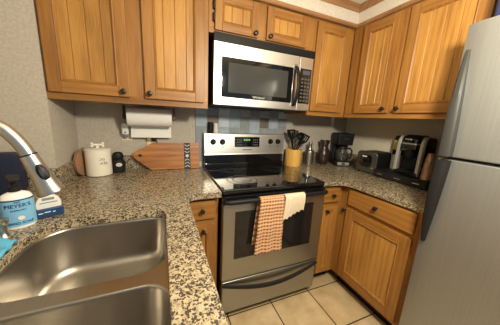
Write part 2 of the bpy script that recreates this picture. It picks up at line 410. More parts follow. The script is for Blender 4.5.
# upper left
c = thing('upper_cabinet', (-0.43, YU, ZUB), 'large oak two-door upper cabinet left of the microwave, above the paper towels', 'cabinet', 'oak wall cabinets')
b = MB(); b.box((XL, YU+0.018, ZUB+0.012), (-0.030, YB, ZUT), 0.001)
part(c, 'body', b, CARC, True)
b = MB()
for lo, hi in (((XL, 0), (-0.838+0.012, 0)), ):
    pass
def face_frame(cab, fr, a0, a1, z0, z1, stiles, mats, rail=0.04):
    mb = MB(); mb.box((a0, -0.018, z0), (a1, 0, z0+rail), 0.0015, 1, 1, fr.m); mb.box((a0, -0.018, z1-rail), (a1, 0, z1), 0.0015, 1, 1, fr.m)
    for s0, s1 in stiles: mb.box((s0, -0.018, z0+rail), (s1, 0, z1-rail), 0.0015, 1, 0, fr.m)
    return part(cab, 'face_frame', mb, list(mats), True)
face_frame(c, FB, XL, -0.025, ZUB, ZUT, [(XL, XL+0.035), (-0.485, -0.385), (-0.06, -0.025)], (OZ, OX))
add_door(c, FB, -0.836, -0.473, 1.424, 2.07, (-0.502, 1.452))
add_door(c, FB, -0.395, -0.052, 1.424, 2.07, (-0.370, 1.452))
# over the microwave
c = thing('upper_cabinet', (0.375, YU, 1.852), 'short oak two-door cabinet directly above the microwave', 'cabinet', 'oak wall cabinets')
b = MB(); b.box((-0.024, YU+0.018, 1.856), (0.772, YB, ZUT), 0.001); part(c, 'body', b, CARC, True)
face_frame(c, FB, -0.024, 0.772, 1.852, ZUT, [(-0.024, 0.03), (0.30, 0.37), (0.70, 0.772)], (OZ, OX), 0.03)
add_door(c, FB, 0.012, 0.303, 1.868, 2.075, (0.280, 1.890), sw=0.045, hinge=0.006)
add_door(c, FB, 0.366, 0.690, 1.868, 2.075, (0.390, 1.890), sw=0.045)
# right of the microwave, to the corner
c = thing('upper_cabinet', (0.97, YU, ZUB), 'narrow oak single-door upper cabinet between microwave and corner', 'cabinet', 'oak wall cabinets')
b = MB(); b.box((0.774, YU+0.018, ZUB+0.012), (1.165, YB, ZUT), 0.001); part(c, 'body', b, CARC, True)
face_frame(c, FB, 0.774, 1.165, ZUB, ZUT, [(0.774, 0.80), (1.10, 1.165)], (OZ, OX))
add_door(c, FB, 0.786, 1.110, 1.424, 2.07, None)
# right wall
FR = Frame((1.165, 0, 0), (0, -1), (-1, 0))
c = thing('upper_cabinet', (1.165, -0.77, ZUB), 'oak two-door upper cabinet on the right wall, running behind the fridge top', 'cabinet', 'oak wall cabinets')
b = MB(); b.box((1.183, -1.185, ZUB+0.012), (XR, -0.345, ZUT), 0.001); part(c, 'body', b, CARC, True)
face_frame(c, FR, 0.345, 1.19, ZUB, ZUT, [(0.345, 0.46), (0.72, 0.81), (1.15, 1.19)], (OZ, OY))
add_door(c, FR, 0.455, 0.742, 1.424, 2.07, (0.715, 1.452), mats=(OZ, OY))
add_door(c, FR, 0.790, 1.175, 1.424, 2.07, (0.815, 1.452), mats=(OZ, OY))

# base cabinets
def base_cab(label, loc, fr, a0, a1, depth_box, mats, stiles, z_mid=0.715):
    c = thing('base_cabinet', loc, label, 'cabinet', 'oak base cabinets')
    (x0, y0), (x1, y1) = depth_box
    b = MB(); b.box((x0, y0, 0.10), (x1, y1, 0.870), 0.001); part(c, 'body', b, CARC, True)
    k = MB(); k.box((a0+0.001, -0.10, 0.0), (a1-0.001, -0.075, 0.10), 0, 1, 0, fr.m); part(c, 'toe_kick', k, DARK, True, label='black toe kick')
    mb = MB()
    for z0, z1 in ((0.10, 0.14), (z_mid-0.018, z_mid+0.018), (0.845, 0.879)): mb.box((a0, -0.018, z0), (a1, 0, z1), 0.0015, 1, 1, fr.m)
    for s0, s1 in stiles:
        mb.box((s0, -0.0185, 0.10), (s1, 0.0005, 0.879), 0.0015, 1, 0, fr.m)
    part(c, 'face_frame', mb, list(mats), True)
    return c
YF = -0.600
FBB = Frame((0, YF, 0), (1, 0), (0, -1))
c = base_cab('narrow oak base cabinet between the range and the sink counter', (-0.11, YF, 0), FBB, -0.215, -0.008, ((-0.213, YF+0.018), (-0.010, YB)), (OZ, OX), [(-0.215, -0.185), (-0.04, -0.008)])
add_drawer(c, FBB, -0.190, -0.030, 0.735, 0.858, OX)
add_door(c, FBB, -0.190, -0.030, 0.125, 0.700, (-0.105, 0.665), False, sw=0.045)
c = base_cab('narrow oak base cabinet right of the range, in the corner', (0.88, YF, 0), FBB, 0.772, 1.018, ((0.774, YF+0.018), (1.018, YB)), (OZ, OX), [(0.772, 0.80), (0.955, 1.018)])
add_drawer(c, FBB, 0.805, 0.958, 0.735, 0.858, OX)
add_door(c, FBB, 0.805, 0.952, 0.125, 0.700, (0.835, 0.672), False, sw=0.045)
FRB = Frame((1.0, 0, 0), (0, -1), (-1, 0))
c = base_cab('wide oak base cabinet under the coffee machine, next to the fridge', (1.0, -0.9, 0), FRB, 0.602, 1.180, ((1.020, -1.178), (XR, YF+0.016)), (OZ, OY), [(0.602, 0.685), (1.13, 1.180)])
add_drawer(c, FRB, 0.676, 1.142, 0.735, 0.862, OY)
d = add_door(c, FRB, 0.676, 1.142, 0.130, 0.705, None, False, mats=(OZ, OY), sw=0.06)
add_knob(d, FRB, 0.650, 0.675, 0.001)
# under the sink
FLB = Frame((-0.235, 0, 0), (0, 1), (1, 0))
c = base_cab('long oak base cabinet carrying the sink counter', (-0.235, -1.5, 0), FLB, -2.40, -0.605, ((-0.285, -2.398), (-0.255, -0.607)), (OZ, OY), [(-2.40, -2.36), (-1.80, -1.75), (-1.22, -1.17), (-0.70, -0.605)])
b = MB()
b.box((XW, -2.40, 0.10), (XW+0.02, -0.35, 0.870)); b.box((XW, -2.40, 0.10), (-0.32, -2.38, 0.870)); b.box((XW, -2.38, 0.10), (-0.32, -0.62, 0.12))
b.box((XW+0.02, -0.37, 0.10), (XL, -0.35, 0.870)); b.box((XL, -0.37, 0.10), (-0.22, -0.35, 0.870))
part(c, 'inner_carcass', b, CARC, True)
for a0, a1 in ((-2.35, -1.81), (-1.74, -1.23), (-1.16, -0.71)):
    add_door(c, FLB, a0, a1, 0.125, 0.700, (a1-0.03, 0.66), False, mats=(OZ, OY)); add_drawer(c, FLB, a0, a1, 0.735, 0.858, OY)

# ------------------------------------------------------------------ worktops
HOLE = rrect(-0.745, -0.309, -1.66, -0.812, (0.055, 0.12, 0.08, 0.06), 8)
ct = thing('countertop', (-0.5, -1.2, 0.880), 'speckled granite worktop around the sink, running to the range', 'countertop')
poly = [(XW, -2.43), (-0.198, -2.43), (-0.198, -0.715), (-0.192, -0.685), (-0.175, -0.664), (-0.150, -0.655), (-0.004, -0.655), (-0.004, YB), (XL, YB), (XL, YJ), (XW, YJ)]
part(ct, 'slab', MB().prism(poly, 0.880, CT, [HOLE], bev=0.003), GRAN, True)
b = MB(); z1 = 1.022
b.box((XL, 0.0, CT), (-0.060, YB, z1), 0.002); part(ct, 'backsplash', b, GRAN, True)
b = MB(); b.box((XL, YJ-0.02, CT), (XL+0.02, 0.0, z1), 0.002); part(ct, 'backsplash', b, GRAN, True)
b = MB(); b.box((XW+0.02, YJ-0.02, CT), (XL, YJ, z1), 0.002); part(ct, 'backsplash', b, GRAN, True)
b = MB(); b.box((XW, -2.43, CT), (XW+0.02, YJ, z1), 0.002); part(ct, 'backsplash', b, GRAN, True)
ct = thing('countertop', (1.2, -0.5, 0.880), 'speckled granite corner worktop from the range to the fridge', 'countertop')
poly = [(0.768, YB), (0.768, -0.640), (0.900, -0.650), (0.930, -0.660), (0.948, -0.685), (0.957, -0.72), (0.980, -1.185), (XR, -1.185), (XR, YB)]
part(ct, 'slab', MB().prism(poly, 0.880, CT, bev=0.003), GRAN, True)
b = MB(); b.box((0.815, 0.0, CT), (XR, YB, z1), 0.002); part(ct, 'backsplash', b, GRAN, True)
b = MB(); b.box((XR-0.02, -1.185, CT), (XR, 0.0, z1), 0.002); part(ct, 'backsplash', b, GRAN, True)

# tile panel behind the range
TC = [plain('tile_blue', (0.34, 0.41, 0.49), 0.25, var=0.25, bscale=25), plain('tile_grey', (0.26, 0.29, 0.31), 0.28, var=0.25, bscale=25),
      plain('tile_brown', (0.17, 0.135, 0.115), 0.3, var=0.25, bscale=25), plain('tile_pale', (0.48, 0.55, 0.63), 0.25, var=0.2, bscale=25), plain('grout', (0.50, 0.50, 0.49), 0.8)]
mb = MB(); mb.box((-0.055, YB-0.007, CT), (0.812, YB, 1.414), 0, 1, 4)
tw = 0.0985; order = [0, 2, 3, 0, 1, 0, 2, 0, 1]
for r_, zt in enumerate((1.412, 1.352, 1.2535, 1.155, 1.0565)):
    zb = (1.3525, 1.2535, 1.155, 1.0565, 0.958)[r_]
    for k in range(9):
        x0 = -0.055 + k*0.0963
        mi = order[k] if r_ == 1 else random.choice((0, 1, 1, 2, 3))
        if r_ == 0: mi = random.choice((0, 3, 1))
        mb.box((x0+0.002, YB-0.012, zb+0.002), (x0+0.0943, YB-0.006, zt-0.001), 0.0015, 1, mi)
single('tile_backsplash', mb, TC, 'panel of blue-grey and brown slate tiles on the wall behind the range', 'tile backsplash')

# ------------------------------------------------------------------ sink
sk = thing('sink', (-0.51, -1.27, 0.69), 'double-bowl stainless steel undermount sink in the granite worktop', 'sink')
Z0 = 0.879
B1 = (-0.750, -0.304, -1.176, -0.807, (0.058, 0.125, 0.09, 0.10)); B2 = (-0.750, -0.304, -1.668, -1.222, (0.07, 0.08, 0.08, 0.06))
def sink_ring(B, e, z, r, n=8): return [(x, y, z) for x, y in rrect(B[0]+e, B[1]-e, B[2]+e, B[3]-e, [max(0.02, k*r/0.075) for k in B[4]], n)]
def bowl(B):
    mb = MB(); cx, cy = (B[0]+B[1])/2, (B[2]+B[3])/2
    L = [sink_ring(B, -0.0005, Z0, 0.075), sink_ring(B, 0.0015, Z0-0.0006, 0.0745), sink_ring(B, 0.0035, Z0-0.0025, 0.0735), sink_ring(B, 0.0050, Z0-0.0060, 0.073), sink_ring(B, 0.0056, Z0-0.012, 0.073), sink_ring(B, 0.010, 0.80, 0.072), sink_ring(B, 0.018, 0.735, 0.070), sink_ring(B, 0.026, 0.712, 0.066),
         sink_ring(B, 0.045, 0.699, 0.055), sink_ring(B, 0.075, 0.695, 0.045), sink_ring(B, 0.12, 0.693, 0.035)]
    mb.loft(L)
    n = len(L[-1]); a = [mb.bm.verts.new(p) for p in L[-1]]
    # ring to the drain circle
    d = [mb.bm.verts.new((cx+0.044*math.cos(math.atan2(p[1]-cy, p[0]-cx)), cy+0.044*math.sin(math.atan2(p[1]-cy, p[0]-cx)), 0.690)) for p in L[-1]]
    for k in range(n): mb.bm.faces.new((a[k], a[(k+1) % n], d[(k+1) % n], d[k]))
    o = part(sk, 'bowl', mb, STEELB, True, smooth=60, recalc=False)
    o.data.flip_normals()
    dr = MB(); dr.lathe([(0.0, 0.684), (0.030, 0.684), (0.036, 0.689), (0.045, 0.6915), (0.047, 0.6905), (0.046, 0.680), (0, 0.680)], 28, Matrix.Translation((cx, cy, 0)))
    for k in range(6): dr.box((-0.003, 0.010, 0.6835), (0.003, 0.026, 0.687), 0, 1, 0, Matrix.Translation((cx, cy, 0)) @ Matrix.Rotation(k*PI/3, 4, 'Z'))
    part(o, 'drain', dr, CHROME, True)
bowl(B1); bowl(B2)
mb = MB(); mb.prism(rrect(-0.772, -0.288, -1.690, -0.790, 0.08, 8), Z0-0.0025, Z0, [[(x, y) for x, y, _ in sink_ring(B1, 0.0, 0, 0.075)], [(x, y) for x, y, _ in sink_ring(B2, 0.0, 0, 0.075)]])
part(sk, 'rim', mb, STEELB, True)

# ------------------------------------------------------------------ range
rg = thing('range', (0.381, -0.33, 0), 'stainless and black freestanding electric range with glass cooktop', 'range')
W = 0.762
b = MB(); b.box((0.003, -0.625, 0.03), (W-0.003, 0.005, 0.895), 0.003)
part(rg, 'body', b, BLACK, True)
for x in (0.06, 0.70):
    for y in (-0.56, -0.06):
        part(rg, 'foot', MB().cyl((x, y, 0.0), (x, y, 0.035), 0.018), BLACK, True)
b = MB(); b.box((0.0, -0.652, 0.888), (W, -0.055, 0.922), 0.010, 3); ck = part(rg, 'cooktop', b, BLACKG, True, label='glossy black glass cooktop')
RINGS = plain('burner_mark', (0.045, 0.045, 0.047), 0.25)
for x, y, r in ((0.19, -0.47, 0.105), (0.19, -0.20, 0.08), (0.57, -0.47, 0.08), (0.57, -0.20, 0.105)):
    mb = MB()
    for rr in (r, r*0.62): mb.lathe([(rr-0.004, 0.9215), (rr-0.004, 0.9223), (rr+0.004, 0.9223), (rr+0.004, 0.9215)], 40, Matrix.Translation((x, y, 0)))
    part(ck, 'burner_ring', mb, RINGS, True)
b = MB(); b.box((0.008, -0.058, 0.905), (W-0.008, 0.005, 1.055), 0.006); b.box((0.008, -0.075, 0.915), (W-0.008, -0.05, 0.955), 0.008)
part(rg, 'backguard_base', b, BLACKG, True)
b = MB()
b.prism([(-0.068, 1.028), (-0.064, 1.040), (-0.050, 1.192), (-0.043, 1.204), (-0.030, 1.208), (0.003, 1.208), (0.003, 1.028)], 0.006, W-0.006,
        mat=Matrix(((0, 0, 1, 0), (1, 0, 0, 0), (0, 1, 0, 0), (0, 0, 0, 1))), bev=0.0)
bg = part(rg, 'backguard', b, STEEL, True, label='stainless control backguard')
bgn = Vector((0, -0.152, 0.014)).normalized()       # outward normal of the sloping panel
def on_panel(z): return -0.064 + (z-1.040)*0.014/0.152
PM = lambda x, z: Matrix.Translation((x, on_panel(z), z)) @ Matrix.Rotation(PI/2-0.092, 4, 'X')
for x, z in ((0.078, 1.135), (0.158, 1.135), (0.612, 1.140), (0.690, 1.140)):
    k = MB(); k.lathe([(0, -0.002), (0.024, -0.002), (0.024, 0.004), (0.020, 0.010), (0.018, 0.024), (0.015, 0.027), (0, 0.027)], 24, PM(x, z)); k.box((-0.004, -0.018, 0.02), (0.004, 0.018, 0.032), 0.002, 1, 0, PM(x, z))
    part(bg, 'knob', k, BLACK, True)
    mk = MB(); mk.box((-0.014, -0.046, -0.001), (0.014, -0.043, 0.0006), 0, 1, 0, PM(x, z)); part(bg, 'marking', mk, INK, True)
k = MB(); k.box((-0.118, -0.044, -0.002), (0.118, 0.044, 0.004), 0.003, 2, 0, PM(0.384, 1.135)); dp = part(bg, 'display', k, BLACKG, True)
k = MB(); LCD = plain('green_display', (0.10, 0.35, 0.12), 0.4, emit=0.4); BTN = plain('button_print', (0.09, 0.09, 0.09), 0.5)
for i in range(4): k.box((-0.035+i*0.016, 0.010, 0.003), (-0.024+i*0.016, 0.026, 0.0046), 0, 1, 0, PM(0.384, 1.135))
part(dp, 'clock_digits', k, LCD, True)
for sx in (-1, 1):
    for i in range(3):
        for j in range(3):
            k = MB(); k.box((sx*(0.060+i*0.018)-0.006, -0.030+j*0.022, 0.003), (sx*(0.060+i*0.018)+0.006, -0.020+j*0.022, 0.0046), 0, 1, 0, PM(0.384, 1.135)); part(dp, 'button', k, BTN, True, smooth=0)
k = MB(); k.box((-0.045, -0.003, -0.001), (0.045, 0.003, 0.0006), 0, 1, 0, PM(0.384, 1.066)); part(bg, 'marking', k, INK, True)
# oven door with window and handle
b = MB(); b.box((0.004, -0.668, 0.312), (W-0.004, -0.628, 0.832), 0.006, 3); od = part(rg, 'oven_door', b, STEELD, True)
b = MB(); b.box((0.004, -0.668, 0.8325), (W-0.004, -0.628, 0.884), 0.005, 2); part(od, 'top_band', b, BLACKG, True)
b = MB(); b.box((0.080, -0.671, 0.462), (0.664, -0.660, 0.784), 0.003, 2); part(od, 'window', b, GLASSK, True)
b = MB(); path = [(0.014, -0.668, 0.858), (0.016, -0.692, 0.859), (0.035, -0.703, 0.860), (0.20, -0.708, 0.862), (0.381, -0.709, 0.862), (0.56, -0.708, 0.862), (0.727, -0.703, 0.860), (0.746, -0.692, 0.859), (0.748, -0.668, 0.858)]
b.tube(path, 0.0145, 12, flat=0.75, ref=Vector((0, 0, 1))); part(od, 'handle', b, BLACK, True)
# warming drawer
b = MB(); b.box((0.010, -0.664, 0.062), (W-0.010, -0.628, 0.300), 0.006, 3); dw = part(rg, 'drawer', b, STEELD, True)
b = MB(); n = 18; L = []
P = [(0.012+0.738*i/n, -0.676-0.022*math.sin(PI*i/n), 0.288-0.058*math.sin(PI*i/n)) for i in range(n+1)]
b.tube(P, [0.012+0.006*math.sin(PI*i/n) for i in range(n+1)], 10, flat=0.6, ref=Vector((0, 0, 1)))
part(dw, 'handle', b, HANDLED, True)

# towels over the oven handle
def towel(name, mat, x0, x1, spread, zf, zb, label, yk=-0.7255, back_dx=0.0, fold=0.006, nf=2.5, scallop=0, slope=0.0, thick=0.004):
    """grid draped over the bar: rows run from the front hem, over the bar, to the back hem"""
    cy, cz, r = -0.708, 0.862, 0.0185
    nu, nv = 36, 60
    mb = MB(); uvl = mb.bm.loops.layers.uv.new('UVMap')
    prof = []
    Lf, Lb = cz-zf, cz-zb
    NF, NA, NB = 34, 10, 16
    for i in range(NF): prof.append(('f', Lf*(1-i/NF)))
    for i in range(NA+1): prof.append(('a', PI*i/NA))
    for i in range(1, NB+1): prof.append(('b', Lb*i/NB))
    rows = []; s = 0
    for j, (kind, v) in enumerate(prof):
        row = []
        for i in range(nu+1):
            u = i/nu; x = x0+(x1-x0)*u
            if kind == 'f':
                t = v/Lf; xx = x + spread*(u-0.5)*t - 0.012*t
                hem = slope*(u-0.5)*t + (scallop*abs(math.sin(u*PI*5))*t**6 if scallop else 0.0)
                y = cy - r - fold*(0.55+0.45*math.sin(u*nf*2*PI+0.8)) * (0.25+t) - 0.002*math.sin(v*40)
                z = cz - v + hem
            elif kind == 'a':
                xx = x; y = cy - r*math.cos(v) - (fold*0.14*(0.55+0.45*math.sin(u*nf*2*PI+0.8)) if v < PI/2 else 0); z = cz + r*math.sin(v)
            else:
                t = v/Lb; xx = x + back_dx*t; y = cy + r - 0.004*t - 0.001*math.sin(u*9); y = min(y, -0.6775); z = cz - v
            row.append((mb.bm.verts.new((xx, y, z)), u*(x1-x0), j*0.011))
        rows.append(row)
    for A, B in zip(rows, rows[1:]):
        for i in range(nu):
            q = (A[i], A[i+1], B[i+1], B[i])
            f = mb.bm.faces.new([t[0] for t in q])
            for lp, t in zip(f.loops, q): lp[uvl].uv = (t[1], t[2])
    o = single(name, mb, mat, label, 'towel', group=None, smooth=80)
    sol = o.modifiers.new('thickness', 'SOLIDIFY'); sol.thickness = thick; sol.offset = 0
    return o
CORAL = knit('coral_waffle_knit', (0.64, 0.37, 0.19), (0.17, 0.060, 0.022), 52, 42)
CREAM = knit('cream_crochet', (0.78, 0.66, 0.50), (0.52, 0.40, 0.26), 60, 60)
towel('dish_towel', CORAL, 0.216, 0.380, 0.030, 0.510, 0.56, 'coral waffle-knit towel hanging over the oven door handle', back_dx=-0.03, nf=2.4, fold=0.009)
towel('dish_towel', CREAM, 0.388, 0.538, 0.006, 0.738, 0.75, 'short cream crochet cloth over the oven handle, right of the coral towel', nf=0.9, fold=0.010, scallop=0.012, slope=0.055, thick=0.006)

# ------------------------------------------------------------------ microwave
mw = thing('microwave', (0.381, -0.2, 1.415), 'stainless over-the-range microwave with dark window, above the cooktop', 'microwave')
b = MB(); b.box((0.002, -0.345, 1.416), (W-0.002, 0.006, 1.849), 0.003); part(mw, 'body', b, BLACK, True)
b = MB(); b.box((0.0, -0.385, 1.802), (W+0.004, -0.343, 1.849), 0.004)
for i in range(34): b.box((0.02+i*0.0215, -0.387, 1.812), (0.034+i*0.0215, -0.384, 1.838), 0, 1)
part(mw, 'vent_grille', b, BLACK, True)
b = MB(); b.box((0.002, -0.377, 1.418), (0.640, -0.345, 1.801), 0.004, 2); dr = part(mw, 'door', b, STEEL, True)
b = MB(); b.box((0.052, -0.3795, 1.468), (0.590, -0.370, 1.718), 0.004, 2); wn = part(dr, 'window_frame', b, BLACKG, True)
b = MB(); b.box((0.098, -0.3815, 1.500), (0.548, -0.374, 1.686), 0.002, 1); part(dr, 'window', b, MWGL, True)
b = MB(); b.box((0.642, -0.377, 1.418), (W-0.002, -0.345, 1.801), 0.004, 2); cp = part(mw, 'control_panel', b, STEEL, True)
b = MB(); b.box((0.650, -0.3795, 1.470), (0.752, -0.370, 1.722), 0.003, 2); kp = part(cp, 'keypad', b, BLACKG, True)
b = MB(); b.box((0.672, -0.3805, 1.680), (0.738, -0.377, 1.708), 0, 1); part(kp, 'display', b, plain('blue_display', (0.06, 0.065, 0.10), 0.3, emit=0.15), True)
for i in range(3):
    for j in range(7):
        b = MB(); b.box((0.664+i*0.029, -0.3803, 1.486+j*0.026), (0.682+i*0.029, -0.377, 1.497+j*0.026), 0, 1); part(kp, 'button', b, BTN, True, smooth=0)
b = MB(); n = 14
P = [(0.614, -0.377-0.045*math.sin(PI*i/n)**0.7 if 0 < i < n else -0.375, 1.452+0.275*i/n) for i in range(n+1)]
b.tube(P, 0.0155, 10, flat=0.6, ref=Vector((1, 0, 0))); part(dr, 'handle', b, BLACK, True)
b = MB(); b.box((0.588, -0.3785, 1.44), (0.634, -0.374, 1.74), 0.008); part(dr, 'handle_plate', b, CHROME, True)
TXW = plain('white_print', (0.6, 0.6, 0.58), 0.5)
text_part(wn, 'lettering', 'Whirlpool', 0.022, TXW, Matrix.Translation((0.322, -0.3798, 1.484)-mw.location if False else Vector((0.322, -0.3799, 1.484))-mw.location) @ Matrix.Rotation(PI/2, 4, 'X'))

# ------------------------------------------------------------------ fridge
fg = thing('refrigerator', (1.25, -1.6, 0), 'stainless top-freezer refrigerator with dark bow handles on the right', 'refrigerator')
Y0, Y1 = -1.975, -1.208
b = MB(); b.box((0.968, Y0+0.01, 0.03), (1.59, Y1-0.008, 1.762), 0.006); part(fg, 'body', b, plain('fridge_side_grey', (0.10, 0.10, 0.10), 0.5), True)
b = MB(); b.box((0.99, Y0+0.02, 0.0), (1.58, Y1-0.02, 0.05), 0.002); part(fg, 'base_grille', b, BLACK, True)
def fr_door(z0, z1):
    # gently bowed front, rounded edges
    mb = MB(); n = 20
    prof = []
    for i in range(n+1):
        t = i/n; y = Y0+(Y1-Y0)*t
        prof.append((0.902 - 0.012*math.sin(PI*t) + 0.010*(max(0, abs(2*t-1)-0.95)/0.05)**2, y))
    poly = prof + [(0.962, Y1), (0.962, Y0)]
    mb.prism(poly, z0, z1, bev=0.006); return mb
fz = part(fg, 'freezer_door', fr_door(1.212, 1.776), FRIDGE, True, smooth=30)
fd = part(fg, 'fridge_door', fr_door(0.075, 1.200), FRIDGE, True, smooth=30)
def fr_handle(zs, ze, parent, mat, tip):
    # zs: the wide end beside the gap between the doors, ze: the far end that runs into the door
    mb = MB(); L = []; n = 16
    for i in range(n+1):
        t = i/n; z = zs+(ze-zs)*t
        out = 0.034*(1-t**2.6)+tip; wd = 0.042*(1-0.62*t**2)
        yc = -1.246+0.016*t
        x0 = 0.905; x1 = 0.900-out
        L.append([(x0, yc-wd/2, z), (x0, yc+wd/2, z), (x1+0.006, yc+wd/2, z), (x1, yc+wd/4, z), (x1, yc-wd/4, z), (x1+0.006, yc-wd/2, z)])
    mb.loft(L, True, True); return part(parent, 'handle', mb, mat, True, smooth=35)
fr_handle(1.216, 1.670, fz, HANDLE, 0.003)
fr_handle(1.196, 0.775, fd, HANDLED, 0.012)
single('storage_box', MB().box((1.00, -1.52, 0), (1.40, -1.240, 0.30), 0.012, 3), plain('navy_fabric', (0.018, 0.024, 0.085), 0.7), 'dark navy box on top of the refrigerator', 'box', loc=(0, 0, 1.762))

# ------------------------------------------------------------------ faucet and sink-side things
fc = thing('faucet', (-0.80, -1.20, CT), 'brushed nickel pull-down gooseneck faucet arching over the sink', 'faucet')
b = MB(); b.lathe([(0, 0), (0.030, 0), (0.030, 0.006), (0.024, 0.012), (0.020, 0.06), (0.017, 0.10), (0.0, 0.10)], 28); part(fc, 'base', b, NICKEL)
P = [Vector((0, 0, 0.09)), Vector((0, 0, 0.18))]
KEY = [(0, 0.25), (0.006, 0.31), (0.028, 0.362), (0.062, 0.392), (0.102, 0.402), (0.140, 0.400), (0.168, 0.392), (0.189, 0.383), (0.205, 0.365), (0.218, 0.343), (0.226, 0.323)]
for a, b_, c_, d_ in zip([(0, 0.19)]+KEY[:-1], KEY, KEY[1:]+[(0.230, 0.305)], KEY[2:]+[(0.230, 0.305), (0.235, 0.28)]):
    for k in range(5):
        t = k/5
        f = lambda i: 0.5*((2*b_[i]) + (-a[i]+c_[i])*t + (2*a[i]-5*b_[i]+4*c_[i]-d_[i])*t*t + (-a[i]+3*b_[i]-3*c_[i]+d_[i])*t**3)
        P.append(Vector((f(0), 0, f(1))))
P = P[:-4]
endp = P[-1]; dirv = Vector((0.029, 0, -0.083)).normalized()
part(fc, 'spout', MB().tube(P, 0.0125, 16), NICKEL)
hd = MB(); q = Matrix.Translation(endp) @ dirv.to_track_quat('Z', 'Y').to_matrix().to_4x4()
hd.lathe([(0, -0.003), (0.0140, -0.003), (0.0150, 0.002), (0.0160, 0.02), (0.0185, 0.05), (0.0225, 0.078), (0.0245, 0.084), (0.0238, 0.088), (0.017, 0.0885), (0, 0.0885)], 28, q)
h = part(fc, 'spray_head', hd, NICKEL)
cl_ = MB(); cl_.lathe([(0.0120, -0.0050), (0.0148, -0.0045), (0.0148, -0.0020), (0.0120, -0.0015)], 28, q); part(h, 'collar', cl_, BLACK, label='black collar ring')
# spray button on the side of the head that faces out over the bowl
side = (Vector((0.62, -0.78, 0.25))); side = (side - dirv*side.dot(dirv)).normalized()
bt = MB(); zax = dirv; xax = zax.cross(side)
mt = Matrix((( *[xax.x, zax.x, side.x], 0), (*[xax.y, zax.y, side.y], 0), (*[xax.z, zax.z, side.z], 0), (0, 0, 0, 1)))
c_ = endp + dirv*0.040 + side*0.0155
bt.lathe([(0, 0.0055), (0.007, 0.005), (0.010, 0.001), (0.0105, -0.005), (0, -0.005)], 24, Matrix.Translation(c_) @ mt, sx=0.9, sy=2.1)
part(h, 'spray_button', bt, BLACK)
b = MB(); b.tube([(0.0, -0.018, 0.07), (0.0, -0.045, 0.075), (0.01, -0.075, 0.095), (0.015, -0.095, 0.12)], [0.009, 0.007, 0.006, 0.005], 10); part(fc, 'lever', b, NICKEL)

FACE = 0.47     # turn towards the room
sb = thing('soap_bottle', (-0.800, -0.815, CT), 'clear hand soap pump bottle with blue label, next to the faucet', 'soap bottle', rz=FACE)
SOAPW = plain('soap_bottle_plastic', (0.74, 0.76, 0.74), 0.2); BLUE = plain('light_blue_label', (0.18, 0.42, 0.66), 0.45); NAVY = plain('navy_print', (0.015, 0.03, 0.09), 0.5)
b = MB(); b.lathe([(0, 0), (0.038, 0), (0.042, 0.005), (0.0425, 0.104), (0.041, 0.114), (0.034, 0.124), (0.020, 0.131), (0.014, 0.134), (0.014, 0.140), (0, 0.140)], 36, sy=0.72); bo = part(sb, 'bottle', b, SOAPW)
b = MB(); b.lathe([(0.0429, 0.010), (0.0434, 0.010), (0.0432, 0.105), (0.0420, 0.105)], 48, sy=0.722); part(sb, 'label', b, BLUE)
b = MB(); b.lathe([(0.0434, 0.104), (0.0437, 0.104), (0.0431, 0.1085), (0.0410, 0.1085)], 48, sy=0.722); part(sb, 'label_border', b, NAVY)
b = MB(); b.lathe([(0, 0.134), (0.017, 0.134), (0.018, 0.138), (0.017, 0.150), (0.008, 0.154), (0.007, 0.174), (0, 0.174)], 24); b.box((-0.016, -0.045, 0.174), (0.016, 0.016, 0.191), 0.006, 3); part(sb, 'pump', b, HANDLED)
def soap_text(s, size, z, mat=NAVY, name='lettering'):
    return text_part(sb, name, s, size, mat, Matrix.Translation((0, -0.0325, z)) @ Matrix.Rotation(PI/2, 4, 'X'), bend=0.058)
soap_text("MRS.", 0.008, 0.099); soap_text("MEYER'S", 0.0185, 0.086); soap_text("CLEAN DAY", 0.0075, 0.070); soap_text('HAND SOAP', 0.0125, 0.022)
b = MB(); b.lathe([(0, 0.0), (0.009, 0.0), (0.009, 0.001), (0, 0.001)], 24, Matrix.Translation((0.004, -0.0322, 0.041)) @ Matrix.Rotation(PI/2, 4, 'X'), sy=0.8); part(sb, 'emblem', b, WPLA)

st = thing('scrubber_tub', (-0.742, -0.748, CT), 'navy and white round-topped tub between the soap bottle and the wall corner', 'tub', rz=FACE)
NAVYP = plain('navy_plastic', (0.012, 0.045, 0.13), 0.3)
pf = [(-0.036, 0.012), (0.036, 0.012)] + [(0.0385*math.cos(t*PI/16), 0.052+0.040*math.sin(t*PI/16)) for t in range(0, 17)]
b = MB(); b.prism(pf, -0.011, 0.011, mat=Matrix.Rotation(PI/2, 4, 'X'), bev=0.005); part(st, 'body', b, WPLA)
b = MB(); b.box((-0.042, -0.019, 0), (0.042, 0.019, 0.038), 0.006, 3); part(st, 'base', b, NAVYP)
b = MB(); b.box((-0.026, -0.0118, 0.058), (0.026, -0.0105, 0.062), 0); b.box((-0.018, -0.0118, 0.070), (0.018, -0.0105, 0.080), 0); part(st, 'print', b, plain('grey_print', (0.2, 0.22, 0.26), 0.6))
b = MB()
for x0, x1, z in ((-0.034, -0.020, 0.022), (-0.016, 0.002, 0.024), (0.008, 0.016, 0.022), (-0.02, 0.02, 0.046)): b.box((x0, -0.0198 if z < .04 else -0.0116, z-0.002), (x1, -0.0182 if z < .04 else -0.0105, z+0.002), 0)
part(st, 'base_print', b, plain('pale_print', (0.55, 0.65, 0.75), 0.6))

